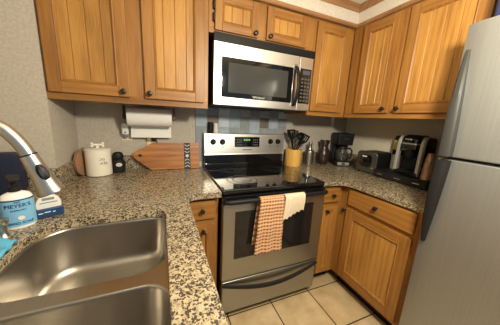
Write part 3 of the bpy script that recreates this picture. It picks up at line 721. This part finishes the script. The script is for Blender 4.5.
sd = thing('soap_dispenser', (-0.803, -0.905, CT), 'brushed nickel built-in soap dispenser at the sink edge', 'soap dispenser')
b = MB(); b.lathe([(0, 0), (0.024, 0), (0.024, 0.005), (0.017, 0.010), (0.013, 0.025), (0.013, 0.045), (0.019, 0.052), (0.020, 0.064), (0.012, 0.068), (0, 0.068)], 28); part(sd, 'body', b, NICKEL)
b = MB(); b.tube([(0, 0, 0.060), (-0.02, -0.005, 0.072), (-0.05, -0.010, 0.070), (-0.065, -0.012, 0.062)], [0.008, 0.007, 0.006, 0.005], 10); part(sd, 'spout', b, NICKEL)

# folded blue cloth at the sink edge
mb = MB(); nx, ny = 16, 22; V = []
for j in range(ny+1):
    for i in range(nx+1):
        u, v = i/nx, j/ny
        x = -0.838+0.095*u + 0.008*math.sin(v*5) ; y = -1.075+0.135*v + 0.006*math.sin(u*6)
        z = CT+0.006+0.007*(1+math.sin(u*7+v*4))*0.8 + 0.004*math.sin(v*13+u*3)
        V.append(mb.bm.verts.new((x, y, z)))
for j in range(ny):
    for i in range(nx): mb.bm.faces.new((V[j*(nx+1)+i], V[j*(nx+1)+i+1], V[(j+1)*(nx+1)+i+1], V[(j+1)*(nx+1)+i]))
o = single('dish_cloth', mb, plain('bright_blue_cloth', (0.10, 0.40, 0.62), 0.85, bump=0.5, bscale=300), 'crumpled bright blue cloth at the left edge of the sink', 'cloth', smooth=80)
sl = o.modifiers.new('thickness', 'SOLIDIFY'); sl.thickness = 0.008; sl.offset = 0

b = MB(); b.prism(rrect(-0.10, 0.10, 0, 0.205, 0.03, 6), -0.035, 0.035, mat=Matrix.Rotation(PI/2, 4, 'X'), bev=0.010)
single('storage_bin', b, plain('navy_bin', (0.012, 0.017, 0.042), 0.45), 'dark navy rounded bin against the wall behind the soap bottle', 'bin', loc=(-1.062, -0.402, CT))

# ------------------------------------------------------------------ left counter, against the back wall
CORK = plain('cork', (0.29, 0.155, 0.082), 0.85, bump=0.6, bscale=180, var=0.35)
for k, (x, y, tilt, lab) in enumerate(((-0.811, -0.098, 0.03, 'round cork trivet leaning on the wall, rearmost of the pair beside the treat jar'), (-0.8005, -0.104, 0.03, 'round cork trivet in front of its twin, touching the white treat jar'))):
    mb = MB(); mb.lathe([(0, -0.005), (0.082, -0.005), (0.086, -0.0025), (0.086, 0.0025), (0.082, 0.005), (0, 0.005)], 48, Matrix.Rotation(-0.20, 4, 'Z') @ Matrix.Rotation(PI/2-tilt, 4, 'Y') )
    zc = 0.086*math.cos(tilt)+0.0025*math.sin(tilt)
    single('trivet', mb, CORK, lab, 'trivet', loc=(x+0.002, y, CT+zc), group='cork trivets', rz=0.0)

jr = thing('treat_jar', (-0.7130, -0.105, CT), 'white ceramic dog treat jar with a bone-shaped lid handle', 'jar', rz=0.25)
b = MB(); b.lathe([(0, 0), (0.068, 0), (0.073, 0.004), (0.0745, 0.012), (0.0745, 0.160), (0.072, 0.164), (0, 0.164)], 48); part(jr, 'jar_body', b, WHITE)
b = MB(); b.lathe([(0, 0.1645), (0.075, 0.1645), (0.0765, 0.168), (0.0755, 0.174), (0.068, 0.180), (0.03, 0.184), (0, 0.185)], 48); ld = part(jr, 'lid', b, WHITE)
b = MB(); b.tube([(-0.027, 0, 0.204), (0.027, 0, 0.204)], 0.0085, 16)
for sx in (-1, 1):
    for sz in (-1, 1):
        b.lathe([(0, -0.010), (0.007, -0.007), (0.010, 0), (0.007, 0.007), (0, 0.010)], 16, Matrix.Translation((sx*0.030, 0, 0.204+sz*0.0082)))
b.box((-0.008, -0.006, 0.182), (0.008, 0.006, 0.200), 0.003); part(ld, 'bone_handle', b, WHITE)
for s, size, z in (('D\u2665G', 0.024, 0.115), ('TREATS', 0.0235, 0.088)):
    text_part(jr, 'lettering', s.replace('\u2665', 'O'), size, INK, Matrix.Translation((0.006, -0.0742, z)) @ Matrix.Rotation(PI/2, 4, 'X') @ Matrix.Rotation(0.0, 4, 'Y'), bend=0.0745)

bk = thing('black_jar', (-0.607, -0.062, CT), 'small black pot with round black top and oval white label', 'jar', rz=0.15)
b = MB(); b.lathe([(0, 0), (0.036, 0), (0.042, 0.004), (0.043, 0.04), (0.043, 0.072), (0.036, 0.090), (0.026, 0.097), (0, 0.097)], 36); part(bk, 'pot', b, HANDLED)
b = MB(); b.lathe([(0, 0.092), (0.026, 0.092), (0.034, 0.104), (0.035, 0.122), (0.028, 0.140), (0.015, 0.147), (0, 0.148)], 32); part(bk, 'lid', b, BLACK)
b = MB(); b.lathe([(0, 0.0012), (0.009, 0.001), (0.0108, 0.0), (0, 0)], 28, Matrix.Translation((0.004, -0.0432, 0.062)) @ Matrix.Rotation(PI/2, 4, 'X'), sx=1.75, sy=1.15); lb = part(bk, 'label', b, WPLA)
b = MB(); b.box((-0.008, -0.0448, 0.060), (0.014, -0.0441, 0.0635), 0); part(lb, 'print', b, INK)

# cutting board
cb = thing('cutting_board', (-0.275, -0.036, CT), 'arrow-shaped wooden board with a black and white band, leaning on the backsplash', 'cutting board', rot=(-0.145, 0, 0))
BW = oak('walnut_board', 'X', (0.15, 0.045, 0.010), (0.38, 0.145, 0.034), (0.60, 0.30, 0.09), 0.4)
pol = [(-0.120, 0.0), (0.242, 0.0), (0.242, 0.208), (-0.105, 0.208), (-0.225, 0.142), (-0.242, 0.118), (-0.240, 0.104), (-0.225, 0.085)]
hol = [(-0.196+0.013*math.cos(a*PI/8), 0.112+0.009*math.sin(a*PI/8)) for a in range(16)]
Rx = Matrix.Rotation(PI/2, 4, 'X')
b = MB(); b.prism(pol, 0.0, 0.018, [hol], mat=Rx, bev=0.003); part(cb, 'board', b, BW)
b = MB(); b.box((0.122, -0.0188, 0.001), (0.170, -0.0175, 0.207), 0); bd = part(cb, 'band', b, INK, label='black band with white chevrons')
b = MB()
def chev(z, s):
    for sx in (-1, 1):
        m_ = Matrix.Translation((0.146, -0.019, z))
        t = [(0.001*sx, 0), (0.018*sx, 0.010*s), (0.018*sx, 0.016*s), (0.001*sx, 0.006*s)]
        if sx*s < 0: t = t[::-1]
        b.prism(t, 0, 0.0006, mat=m_ @ Rx)
for k in range(3): chev(0.126+k*0.026, 1)
for k in range(3): chev(0.080-k*0.026, -1)
b.lathe([(0, 0), (0.012, 0), (0.012, 0.0006), (0, 0.0006)], 20, Matrix.Translation((0.146, -0.019, 0.103)) @ Rx)
part(bd, 'chevron', b, TXW)

# outlets and the plugged-in things
def outlet(x, z, label):
    o = thing('outlet', (x, YB, z), label, 'outlet')
    b = MB(); b.box((-0.036, -0.006, -0.058), (0.036, 0, 0.058), 0.004, 2); part(o, 'cover_plate', b, plain('ivory_plastic', (0.74, 0.67, 0.52), 0.45))
    b = MB()
    for s in (-0.021, 0.021):
        b.box((-0.008, -0.0066, s-0.005), (-0.006, -0.0055, s+0.005), 0); b.box((0.006, -0.0066, s-0.005), (0.008, -0.0055, s+0.005), 0)
    part(o, 'slot', b, INK); return o
outlet(-0.553, 1.190, 'ivory wall outlet left of the paper towels, holding a white plug-in')
outlet(-0.385, 1.126, 'ivory wall outlet mostly hidden behind the wooden board')
pg = thing('air_freshener', (-0.556, YB-0.0065, 1.215), 'white plug-in air freshener in the outlet left of the paper towels', 'air freshener')
b = MB(); b.box((-0.022, -0.045, -0.035), (0.022, 0, 0.05), 0.010, 3); part(pg, 'housing', b, WPLA)
b = MB(); b.lathe([(0, -0.062), (0.014, -0.058), (0.017, -0.045), (0.016, -0.036), (0, -0.036)], 20, Matrix.Translation((0, -0.022, 0))); part(pg, 'vial', b, plain('grey_vial', (0.20, 0.20, 0.20), 0.15))
b = MB(); b.lathe([(0, 0), (0.005, 0), (0.005, 0.002), (0, 0.002)], 14, Matrix.Translation((0, -0.045, -0.018)) @ Rx); part(pg, 'indicator', b, INK)
b = MB(); b.box((-0.018, -0.034, -0.014), (0.018, 0, 0.016), 0.007, 3); b.tube([(0.012, -0.02, -0.008), (0.02, -0.022, -0.03), (0.022, -0.016, -0.07)], 0.004, 8)
single('power_plug', b, BLACK, 'black power plug in the outlet behind the wooden board', 'plug', loc=(-0.368, YB-0.0068, 1.147))
b = MB(); b.box((-0.013, -0.026, -0.012), (0.013, 0, 0.014), 0.005, 3)
single('power_plug', b, plain('brass_yellow', (0.36, 0.27, 0.06), 0.4), 'small yellow plug beside the black one behind the wooden board', 'plug', loc=(-0.405, YB-0.0068, 1.147))

# paper towels
ph = thing('paper_towel_holder', (-0.385, -0.09, ZUB), 'wood and metal paper towel holder under the left cabinet', 'paper towel holder')
HB = plain('bracket_bronze', (0.13, 0.08, 0.045), 0.5, 0.2)
for sx, mtl in ((-0.160, KNOB), (0.160, HB)):
    b = MB(); b.box((sx-0.007, -0.018, -0.095), (sx+0.007, 0.018, -0.0005), 0.004); b.cyl((sx-0.010, 0, -0.076), (sx+0.010, 0, -0.076), 0.020); part(ph, 'arm', b, mtl)
part(ph, 'rod', MB().cyl((-0.165, 0, -0.076), (0.165, 0, -0.076), 0.008), HB)
pr = thing('paper_towel_roll', (-0.385, -0.09, ZUB-0.076), 'white paper towel roll hanging under the left cabinet with loose sheet', 'paper towels')
QX = Matrix.Rotation(PI/2, 4, 'Y')
b = MB(); b.lathe([(0.019, -0.142), (0.062, -0.142), (0.064, -0.140), (0.064, 0.140), (0.062, 0.142), (0.019, 0.142), (0.019, -0.142)], 48, QX); part(pr, 'roll', b, PAPER)
b = MB(); b.lathe([(0.0165, -0.141), (0.0185, -0.141), (0.0185, 0.141), (0.0165, 0.141), (0.0165, -0.141)], 24, QX); part(pr, 'core', b, plain('cardboard', (0.36, 0.24, 0.13), 0.9))
mb = MB(); L = []
for i in range(13):
    t = i/12; z = -0.010-0.140*t; y = 0.0650 - 0.004*t + 0.004*math.sin(t*5)*t
    L.append([(-0.134, y, z), (0.140, y, z), (0.140, y+0.0018, z), (-0.134, y+0.0018, z)])
mb.loft(L, True, True); part(pr, 'loose_sheet', mb, PAPER, smooth=60)

# bottles on the backguard
for x, h, mtl, cap, lab in ((0.062, 0.088, BLACK, BLACK, 'small black shaker on top of the range backguard'), (0.106, 0.078, WPLA, WPLA, 'small white shaker on the range backguard, right of the black one')):
    s_ = thing('shaker', (x, -0.020, 1.208), lab, 'shaker', 'shakers on the range')
    b = MB(); b.lathe([(0, 0), (0.019, 0), (0.020, 0.003), (0.0195, h*0.72), (0.018, h*0.74), (0, h*0.74)], 24); part(s_, 'body', b, mtl)
    b = MB(); b.lathe([(0, h*0.74), (0.0195, h*0.74), (0.0195, h*0.95), (0.017, h), (0, h)], 24); part(s_, 'cap', b, cap)

# ------------------------------------------------------------------ right counter
CK = (0.848, -0.098)
cr = thing('utensil_crock', (CK[0], CK[1], CT), 'round bamboo crock full of cooking utensils beside the range', 'crock')
b = MB(); b.lathe([(0, 0), (0.072, 0), (0.076, 0.004), (0.078, 0.08), (0.077, 0.158), (0.074, 0.162), (0.069, 0.160), (0.068, 0.02), (0, 0.018)], 44)
part(cr, 'crock', b, oak('bamboo', 'Z', (0.50, 0.26, 0.055), (0.68, 0.39, 0.09), (0.78, 0.50, 0.15), 0.4))
def utensil(kind, bx, by, tx, ty, tz, label, mat, turn=0.0):
    """leans from the crock floor (bx,by) towards a head at (tx,ty,tz), all relative to the crock"""
    o = thing('kitchen_utensil', (CK[0]+bx, CK[1]+by, CT+0.0215), label, 'utensil', 'utensils in the bamboo crock')
    end = Vector((tx-bx, ty-by, tz-0.0215)); d = end.normalized(); Ln = end.length
    q = d.to_track_quat('Z', 'Y').to_matrix().to_4x4() @ Matrix.Rotation(turn, 4, 'Z')
    hl = 0.095
    b = MB()
    b.tube([q @ Vector((0, 0, z)) for z in (0.006, 0.05, Ln-hl)], [0.006, 0.0065, 0.005], 10); part(o, 'handle', b, mat if kind != 'whisk' else CHROME)
    h = MB(); T = q @ Matrix.Translation((0, 0, Ln-hl))
    if kind == 'spoon':
        h.lathe([(0, 0.0), (0.010, 0.006), (0.024, 0.03), (0.029, 0.055), (0.024, 0.08), (0.010, 0.093), (0, 0.095)], 20, T, sy=0.28)
    elif kind == 'turner':
        h.prism([(-0.012, 0), (0.012, 0), (0.036, 0.03), (0.038, 0.092), (0.034, 0.095), (-0.034, 0.095), (-0.038, 0.092), (-0.036, 0.03)], -0.002, 0.002,
                [[(x-0.004, 0.035), (x+0.004, 0.035), (x+0.004, 0.08), (x-0.004, 0.08)] for x in (-0.018, 0.0, 0.018)], mat=T @ Matrix.Rotation(PI/2, 4, 'X'))
    elif kind == 'ladle':
        h.lathe([(0.0, -0.035), (0.020, -0.030), (0.034, -0.015), (0.039, 0.005), (0.037, 0.005), (0.032, -0.013), (0.018, -0.027), (0, -0.031)], 24, T @ Matrix.Translation((0, 0.03, 0.055)) @ Matrix.Rotation(-PI/2+0.35, 4, 'X'))
        h.tube([T @ Vector((0, 0, -0.005)), T @ Vector((0, 0.01, 0.015)), T @ Vector((0, 0.022, 0.024))], 0.005, 8)
    elif kind == 'whisk':
        for k in range(6):
            a = k*PI/6; pth = []
            for i in range(17):
                t = i/16; ww = 0.026*math.sin(PI*t)**0.8 if 0 < t < 1 else 0
                s_ = 1 if t < 0.5 else -1
                tt = 2*t if t < 0.5 else 2-2*t
                rr = 0.028*math.sin(PI*min(tt, 1)*0.62)*(1 if tt < 0.8 else max(0.0, (1-tt)/0.2)**0.6)
                pth.append(T @ Vector((s_*rr*math.cos(a), s_*rr*math.sin(a), 0.095*tt)))
            h.tube(pth, 0.0014, 6)
    else:
        h.prism([(-0.010, 0), (0.010, 0), (0.024, 0.02), (0.026, 0.085), (0.018, 0.095), (-0.026, 0.088), (-0.024, 0.02)], -0.004, 0.004, mat=T @ Matrix.Rotation(PI/2, 4, 'X'), bev=0.0015)
    part(o, 'head', h, mat)
utensil('turner', 0.026, 0.0, -0.064, -0.018, 0.345, 'black slotted turner leaning furthest left in the bamboo crock', BLACK, 0.5)
utensil('spoon', 0.03, -0.02, -0.048, 0.040, 0.335, 'black spoon behind the turner in the bamboo crock', BLACK, 0.3)
utensil('whisk', 0.004, 0.03, -0.005, -0.035, 0.275, 'steel whisk in the middle of the bamboo crock', CHROME)
utensil('spatula', -0.01, -0.03, 0.030, 0.035, 0.340, 'black spatula standing upright at the back of the bamboo crock', BLACK, 0.2)
utensil('ladle', -0.03, 0.0, 0.085, -0.005, 0.315, 'black ladle leaning right in the bamboo crock', BLACK, 0.6)
utensil('turner', -0.02, 0.03, 0.115, -0.030, 0.300, 'black turner leaning furthest right in the bamboo crock, over the steel bottle', BLACK, 0.9)
utensil('spoon', -0.03, 0.022, 0.052, -0.052, 0.285, 'black spoon leaning forward in the bamboo crock', BLACK, 0.7)

ol = thing('steel_bottle', (1.052, -0.080, CT), 'stainless steel shaker bottle between the bamboo crock and the dark vase', 'bottle')
b = MB(); b.lathe([(0, 0), (0.041, 0), (0.044, 0.004), (0.046, 0.06), (0.046, 0.128), (0.042, 0.142), (0.028, 0.152), (0, 0.153)], 36); part(ol, 'body', b, STEELD)
b = MB(); b.lathe([(0, 0.150), (0.026, 0.150), (0.024, 0.160), (0.018, 0.168), (0.018, 0.205), (0.021, 0.209), (0.021, 0.218), (0.017, 0.223), (0, 0.224)], 28); part(ol, 'cap', b, STEELD)

b = MB(); b.lathe([(r*0.80, z) for r, z in [(0, 0), (0.052, 0), (0.058, 0.006), (0.078, 0.05), (0.084, 0.088), (0.078, 0.125), (0.056, 0.158), (0.046, 0.178), (0.047, 0.198), (0.060, 0.232), (0.064, 0.246), (0.060, 0.247), (0.042, 0.200), (0.040, 0.18), (0, 0.17)]], 44)
single('vase', b, plain('plum_glaze', (0.030, 0.016, 0.018), 0.25, coat=0.4), 'dark plum ceramic vase with flared neck between steel bottle and coffee maker', 'vase', loc=(1.228, -0.085, CT))

cm = thing('coffee_maker', (1.405, -0.135, CT), 'black drip coffee maker with glass carafe in the worktop corner', 'coffee maker', rz=-0.42)
b = MB(); b.box((-0.095, -0.125, 0), (0.095, 0.105, 0.048), 0.012, 3); part(cm, 'base', b, BLACK)
b = MB(); b.box((-0.090, 0.020, 0.046), (0.090, 0.103, 0.225), 0.012, 3); part(cm, 'water_tower', b, BLACK)
b = MB(); b.loft([[(x, y, z) for x, y in rrect(-0.095-e, 0.095+e, -0.115-e, 0.105, 0.03, 5)] for e, z in ((0.0-0.004, 0.212), (0, 0.218), (0.004, 0.300), (0.006, 0.318), (0.0, 0.326))], True, True); part(cm, 'brew_head', b, BLACK, smooth=50)
b = MB(); b.box((-0.030, -0.1285, 0.268), (0.022, -0.114, 0.284), 0.001); part(cm, 'badge', b, plain('badge_grey', (0.10, 0.10, 0.11), 0.3, 0.8))
b = MB(); b.box((-0.068, -0.1285, 0.010), (0.068, -0.120, 0.040), 0.004); pnl = part(cm, 'control_strip', b, SILV)
b = MB(); b.box((-0.020, -0.131, 0.016), (0.020, -0.124, 0.034), 0.003); part(pnl, 'switch', b, BLACK)
GL = plain('carafe_glass', (0.30, 0.30, 0.30), 0.03, trans=0.85)
cf = part(cm, 'carafe', MB().lathe([(0, 0.050), (0.058, 0.050), (0.066, 0.056), (0.074, 0.09), (0.072, 0.125), (0.052, 0.165), (0.046, 0.178), (0.044, 0.178), (0.050, 0.164), (0.069, 0.125), (0.071, 0.09), (0.063, 0.059), (0, 0.054)], 40, Matrix.Translation((0, -0.045, 0))), GL)
b = MB(); b.lathe([(0, 0.052), (0.062, 0.060), (0.070, 0.09), (0.0705, 0.094), (0, 0.094)], 32, Matrix.Translation((0, -0.045, 0.0008))); part(cf, 'coffee', b, plain('coffee', (0.010, 0.005, 0.003), 0.1))
b = MB(); b.lathe([(0.045, 0.168), (0.055, 0.168), (0.054, 0.182), (0.046, 0.196), (0, 0.200), (0, 0.176), (0.044, 0.176)], 32, Matrix.Translation((0, -0.045, 0))); part(cf, 'lid', b, BLACK)
b = MB(); b.tube([(0.048, -0.050, 0.176), (0.085, -0.058, 0.178), (0.108, -0.064, 0.155), (0.110, -0.066, 0.115), (0.098, -0.062, 0.080), (0.068, -0.052, 0.070)], 0.009, 10, flat=0.8); part(cf, 'handle', b, BLACK)

cm.scale = (0.84, 0.84, 1.0)
to = thing('toaster', (1.462, -0.472, CT), 'black and grey two-slice toaster on the worktop between both coffee machines', 'toaster', rz=0.09)
# local: front faces -X
GREY = brushed('toaster_steel', (0.13, 0.125, 0.12), 0.38, 'Y', 0.8)
def dome(e, h0, h1): return [(y, z) for y, z in [(-0.092+e, h0), (0.092-e, h0)] + [(0.092-e, h1-0.032)] + [((0.060)+(0.032-e)*math.cos(t*PI/12), h1-0.032+(0.032-e)*math.sin(t*PI/12)) for t in range(1, 7)] + [(-0.060-(0.032-e)*math.cos((6-t)*PI/12), h1-0.032+(0.032-e)*math.sin((6-t)*PI/12)) for t in range(0, 6)] + [(-0.092+e, h1-0.032)]]
def domeloft(x0, x1, h0, h1, e=0.0, bev=0.006):
    mb = MB(); mb.loft([[(x, y, z) for y, z in dome(e+k, h0, h1)] for x, k in ((x0, bev), (x0+bev*0.3, bev*0.3), (x0+bev, 0), (x1-bev, 0), (x1, bev))], True, True); return mb
part(to, 'shell', domeloft(-0.085, 0.112, 0.014, 0.190), BLACK, smooth=50)
fp = part(to, 'front_panel', domeloft(-0.104, -0.0852, 0.012, 0.192, -0.002), GREY, smooth=50, label='brushed grey front panel')
b = MB(); b.prism(rrect(-0.050, 0.062, 0.055, 0.165, 0.03, 6), -0.1058, -0.1030, mat=Matrix(((0, 0, 1, 0), (1, 0, 0, 0), (0, 1, 0, 0), (0, 0, 0, 1)))); part(fp, 'inset', b, BLACKG)
b = MB(); b.box((-0.125, -0.022, 0.118), (-0.104, 0.022, 0.132), 0.004); part(fp, 'lever', b, BLACK)
b = MB(); b.lathe([(0, 0), (0.011, 0), (0.010, 0.010), (0, 0.011)], 20, Matrix.Translation((-0.104, -0.062, 0.052)) @ Matrix.Rotation(-PI/2, 4, 'Y')); part(fp, 'dial', b, CHROME)
b = MB(); b.box((-0.1068, -0.004, 0.142), (-0.1055, 0.040, 0.154), 0); part(fp, 'badge', b, TXW)
b = MB()
for y in (-0.028, 0.028): b.box((-0.065, y-0.013, 0.186), (0.095, y+0.013, 0.1915), 0.001)
part(to, 'slot', b, DARK)
for x in (-0.08, 0.09):
    for y in (-0.07, 0.07): part(to, 'foot', MB().cyl((x, y, 0), (x, y, 0.016), 0.012), BLACK)

# pod drawer under the single-serve machine
TX, TY0, TY1, TH = 1.325, -0.985, -0.588, 0.064
pd = thing('pod_organizer', (1.45, -0.787, CT), 'flat black coffee pod drawer under the single-serve coffee machine', 'organizer')
b = MB(); b.box((TX+0.006, TY0, CT+0.004), (1.575, TY1, CT+TH), 0.004); part(pd, 'housing', b, BLACK, True)
b = MB(); b.box((TX, TY0+0.004, CT+0.008), (TX+0.0075, TY1-0.004, CT+TH-0.010), 0.003); fr_ = part(pd, 'drawer_front', b, HANDLED, True)
for y in (-0.650, -0.787, -0.920):
    b = MB(); b.box((TX-0.003, y-0.022, CT+0.030), (TX+0.001, y+0.022, CT+0.037), 0.001); part(fr_, 'pull', b, CHROME, True)
for x in (1.37, 1.555):
    for y in (TY0+0.02, TY1-0.02): part(pd, 'foot', MB().cyl((x, y, CT), (x, y, CT+0.006), 0.010), BLACK, True)
# single-serve coffee machine (front faces -X), local frame
ZT = CT+TH
km = thing('pod_coffee_machine', (1.452, -0.797, ZT), 'black and silver single-serve coffee machine standing on the pod drawer', 'coffee machine')
b = MB(); b.box((-0.075, -0.098, 0), (0.115, 0.098, 0.030), 0.008, 2); part(km, 'base', b, BLACK)
b = MB(); b.lathe([(0, 0.018), (0.050, 0.018), (0.062, 0.022), (0.064, 0.036), (0.058, 0.040), (0, 0.038)], 36, Matrix.Translation((-0.052, 0, 0.0)), sx=0.75); part(km, 'drip_tray', b, BLACK)
b = MB(); b.box((-0.005, -0.092, 0.028), (0.115, 0.092, 0.285), 0.016, 3); part(km, 'rear_body', b, BLACK)
for s in (-1, 1):
    b = MB(); b.loft([[(x+dx, s*0.088+y, z) for x, y in ((-0.014, -0.012), (0.018, -0.012), (0.018, 0.012), (-0.014, 0.012))] for z, dx in ((0.004, -0.058), (0.06, -0.058), (0.16, -0.056), (0.23, -0.054), (0.272, -0.044), (0.292, -0.025))], True, True)
    bmesh.ops.bevel(b.bm, geom=b.bm.edges[:], offset=0.003, segments=2, affect='EDGES'); part(km, 'side_column', b, SILV, smooth=35)
b = MB(); b.loft([[(x, y, z) for x, y in rrect(-0.085+e, 0.095-e, -0.072+e*0.5, 0.072-e*0.5, 0.03, 6)] for e, z in ((0.012, 0.185), (0.0, 0.195), (0, 0.262), (0.008, 0.285), (0.03, 0.300), (0.05, 0.304))], True, True); hd_ = part(km, 'brew_head', b, BLACKG, smooth=50)
b = MB(); b.loft([[(x, y, z) for x, y in rrect(-0.0875, 0.05, -0.0735, 0.0735, 0.031, 6)] for z in (0.233, 0.243)], True, True); part(hd_, 'chrome_band', b, CHROME, smooth=50)
b = MB(); b.box((-0.090, -0.020, 0.262), (-0.070, 0.030, 0.276), 0.004); part(hd_, 'badge', b, CHROME)
b = MB(); b.lathe([(0, 0.128), (0.024, 0.130), (0.036, 0.150), (0.040, 0.190), (0, 0.190)], 28, Matrix.Translation((-0.040, 0, 0))); part(km, 'nozzle', b, BLACK)
# canister behind the left column and a crinkled bag on the right
km.scale = (1.0, 0.9, 1.0)
cn = thing('tin_canister', (1.530, -0.628, ZT), 'tall slim tin with yellow, white and black pattern behind the coffee machine', 'canister')
b = MB(); b.lathe([(0, 0), (0.035, 0), (0.037, 0.003), (0.037, 0.125), (0.0, 0.125)], 28); part(cn, 'lower_band', b, plain('tin_white', (0.55, 0.53, 0.48), 0.4))
b = MB(); b.lathe([(0, 0.125), (0.037, 0.125), (0.0375, 0.165), (0.0, 0.165)], 28); part(cn, 'black_band', b, BLACK)
b = MB(); b.lathe([(0, 0.165), (0.037, 0.165), (0.037, 0.235), (0.034, 0.245), (0.0, 0.245)], 28); part(cn, 'yellow_band', b, plain('tin_yellow', (0.52, 0.46, 0.10), 0.4))
b = MB(); b.lathe([(0, 0.245), (0.035, 0.245), (0.034, 0.272), (0.018, 0.282), (0, 0.284)], 28); part(cn, 'lid', b, BLACK)
mb = MB(); rnd = random.Random(8); L = []; N = 28
for j in range(13):
    t = j/12; z = 0.185*t; rx = 0.052*(1-0.15*t)*(1 if t < 0.75 else 1-(t-0.75)*1.6); ry = 0.030*(1-0.45*t**2)+0.002
    L.append([((rx+rnd.uniform(-0.004, 0.004)*(0 < j))*math.cos(2*PI*k/N), (ry+rnd.uniform(-0.004, 0.004)*(0 < j and j < 12))*math.sin(2*PI*k/N), z) for k in range(N)])
mb.loft(L, True, True)
single('snack_bag', mb, plain('copper_foil', (0.50, 0.30, 0.21), 0.32, 0.4, var=0.5, bscale=40), 'crinkled copper foil bag on the pod drawer beside the fridge', 'bag', loc=(1.420, -0.928, ZT), rz=0.2, smooth=20)
